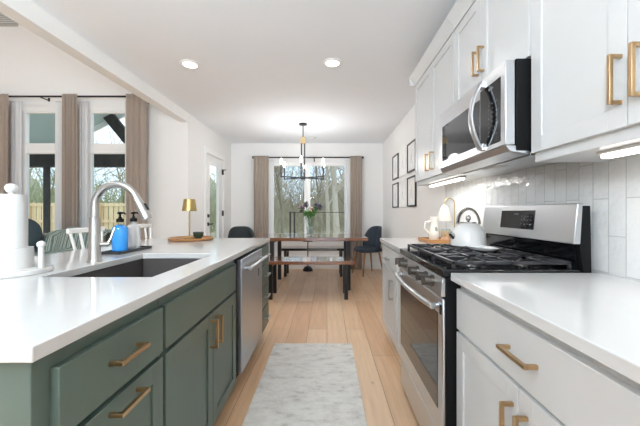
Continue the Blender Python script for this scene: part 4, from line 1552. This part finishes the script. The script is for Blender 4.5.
YC = 4.43
curtain(-4.95, -4.48, YC - 0.032, 0.02, 2.83, 6, 0.022, M['curtain'], 'curtain', 'taupe curtain at the far left edge of the living room windows', 'taupe living room curtains', 1)
curtain(-3.735, -3.515, YC - 0.032, 0.02, 2.83, 5, 0.022, M['curtain'], 'curtain', 'taupe curtain hanging between the two living room windows', 'taupe living room curtains', 2)
curtain(-2.835, -2.55, YC - 0.032, 0.02, 2.83, 4, 0.022, M['curtain'], 'curtain', 'taupe curtain at the right end of the living room rod', 'taupe living room curtains', 3)
curtain(-4.57, -4.39, YC + 0.055, 0.02, 2.76, 3, 0.012, M['sheer'], 'sheer_curtain', 'white sheer at the left side of the left living room window', 'white sheers in the living room', 4)
curtain(-3.90, -3.70, YC + 0.055, 0.02, 2.76, 3, 0.012, M['sheer'], 'sheer_curtain', 'white sheer at the right side of the left living room window', 'white sheers in the living room', 5)
curtain(-3.56, -3.43, YC + 0.055, 0.02, 2.76, 3, 0.012, M['sheer'], 'sheer_curtain', 'white sheer at the left side of the right living room window', 'white sheers in the living room', 6)
curtain(-2.91, -2.79, YC + 0.055, 0.02, 2.76, 3, 0.012, M['sheer'], 'sheer_curtain', 'white sheer at the right side of the right living room window', 'white sheers in the living room', 7)


def rod(x0, x1, y, z, yw, label, brackets):
    t = thing('curtain_rod', label, 'curtain rod', ((x0 + x1) / 2, y, z))
    MB().cyl((x0, y, z), (x1, y, z), 0.013, n=12).build('pole', M['black_metal'], t)
    for x in (x0, x1):
        MB().cyl((x - 0.022, y, z), (x + 0.022, y, z), 0.022, n=14).build('finial', M['black_metal'], t)
    for x in brackets:
        b_ = MB()
        b_.box(x - 0.009, x + 0.009, y - 0.014, yw, z - 0.024, z - 0.012)
        b_.box(x - 0.012, x + 0.012, yw - 0.008, yw, z - 0.065, z + 0.02)
        b_.build('bracket', M['black_metal'], t)


rod(-5.2, -2.53, YC, 2.805, YL, 'long black curtain rod above the living room windows', (-4.05, -5.1, -2.6))
YD = 6.24
rod(-1.47, 0.71, YD, 2.255, YE, 'black curtain rod above the dining window', (-1.44, -0.26, 0.68))
curtain(-1.46, -1.16, YD - 0.032, 0.02, 2.28, 5, 0.022, M['curtain'], 'curtain', 'taupe curtain left of the dining window', 'taupe dining curtains', 8)
curtain(0.46, 0.70, YD - 0.032, 0.02, 2.28, 5, 0.022, M['curtain'], 'curtain', 'taupe curtain right of the dining window', 'taupe dining curtains', 9)
curtain(-1.20, -1.07, YD + 0.05, 0.02, 2.22, 3, 0.012, M['sheer'], 'sheer_curtain', 'white sheer at the left side of the dining window', 'white sheers in the dining room', 10)
curtain(0.35, 0.49, YD + 0.05, 0.02, 2.22, 3, 0.012, M['sheer'], 'sheer_curtain', 'white sheer at the right side of the dining window', 'white sheers in the dining room', 11)

# ================================================================== framed pictures
FR = 0
rows = ((1.705, 2.105, 'top'), (1.235, 1.640, 'bottom'))
cols = ((5.37, 4.96, 'far'), (4.88, 4.47, 'middle'), (4.39, 3.98, 'near'))
for (z0, z1, rn) in rows:
    for (ya, yb, cn) in cols:
        blk = cn != 'middle'
        t = thing('picture_frame', '%s framed drawing on the right wall, %s row, %s one' % (
            'black' if blk else 'pale white', rn, {'far': 'nearest the dining window', 'middle': 'middle', 'near': 'nearest the cabinets'}[cn]),
            'picture', (XR, (ya + yb) / 2, z0), group='framed drawings on the right wall')
        y0, y1 = yb, ya
        f = MB()
        w_ = 0.020
        x0, x1 = XR - 0.022, XR
        f.box(x0, x1, y0, y0 + w_, z0, z1).box(x0, x1, y1 - w_, y1, z0, z1)
        f.box(x0, x1, y0 + w_, y1 - w_, z0, z0 + w_).box(x0, x1, y0 + w_, y1 - w_, z1 - w_, z1)
        f.build('frame', M['black_metal' if blk else 'paper_art'], t, bevel=0.001)
        mt = MB().box(XR - 0.010, XR, y0 + w_, y1 - w_, z0 + w_, z1 - w_).build('mat_board', M['paper_art'], t)
        a = MB()
        yc, zc_ = (y0 + y1) / 2, (z0 + z1) / 2
        a.tube([(XR - 0.0105, yc - 0.05, zc_ - 0.10), (XR - 0.0105, yc + 0.01, zc_ - 0.02), (XR - 0.0105, yc - 0.02, zc_ + 0.10)], 0.003, 5)
        a.tube([(XR - 0.0105, yc + 0.05, zc_ - 0.08), (XR - 0.0105, yc + 0.03, zc_ + 0.03), (XR - 0.0105, yc - 0.02, zc_ + 0.02)], 0.003, 5)
        a.build('drawing', M['art_line'], mt)

# ================================================================== living room sofa
t = thing('sofa', 'grey sofa in the living room below the windows', 'sofa', (-3.85, 3.85, 0))
MB().box(-4.85, -2.95, 3.45, 4.25, 0.10, 0.42).build('base', M['sofa'], t, bevel=0.03, seg=3)
MB().box(-4.80, -3.0, 4.02, 4.27, 0.42, 0.88).build('backrest', M['sofa'], t, bevel=0.05, seg=3)
for (x0, x1) in ((-4.88, -4.70), (-3.10, -2.92)):
    MB().box(x0, x1, 3.45, 4.25, 0.10, 0.62).build('arm', M['sofa'], t, bevel=0.04, seg=3)
for (x0, x1) in ((-4.69, -3.90), (-3.89, -3.11)):
    MB().box(x0, x1, 3.43, 4.02, 0.42, 0.56).build('seat_cushion', M['sofa'], t, bevel=0.04, seg=3)
for (x, y) in ((-4.8, 3.5), (-4.8, 4.2), (-3.0, 3.5), (-3.0, 4.2)):
    MB().box(x - 0.03, x + 0.03, y - 0.03, y + 0.03, 0, 0.10).build('foot', M['leg_wood'], t)


def thr(u, v):
    x = -3.62 + 0.76 * u
    path = [(3.40, 0.30), (3.41, 0.60), (3.62, 0.62), (3.92, 0.66), (4.00, 0.86), (4.08, 0.925), (4.22, 0.925), (4.295, 0.88), (4.30, 0.60)]
    f = v * (len(path) - 1)
    i = min(int(f), len(path) - 2)
    a, b_ = path[i], path[i + 1]
    y = a[0] + (b_[0] - a[0]) * (f - i)
    z = a[1] + (b_[1] - a[1]) * (f - i)
    z += 0.012 * math.sin(14 * u + 5 * v) + 0.01 * math.sin(31 * u - 3 * v) + 0.03 * math.sin(PI * u) - 0.01
    return Vector((x, y - 0.01 * math.sin(20 * u), z))


o = MB().grid(thr, 50, 36).build('throw_blanket', M['throw'], solid=0.012, sharp=80)
tag(o, 'grey green striped throw spread over the sofa', 'blanket')
cu = MB().ball((0, 0, 0), 0.26, 24, 1.0, 0.42, 0.9)
cu.xform(Matrix.Translation((-3.83, 3.90, 0.86)) @ Matrix.Rotation(R(-14), 4, 'X') @ Matrix.Rotation(R(12), 4, 'Y'))
o = cu.build('cushion', M['cushion'])
tag(o, 'dark teal cushion on the sofa at the end of the striped throw', 'cushion')
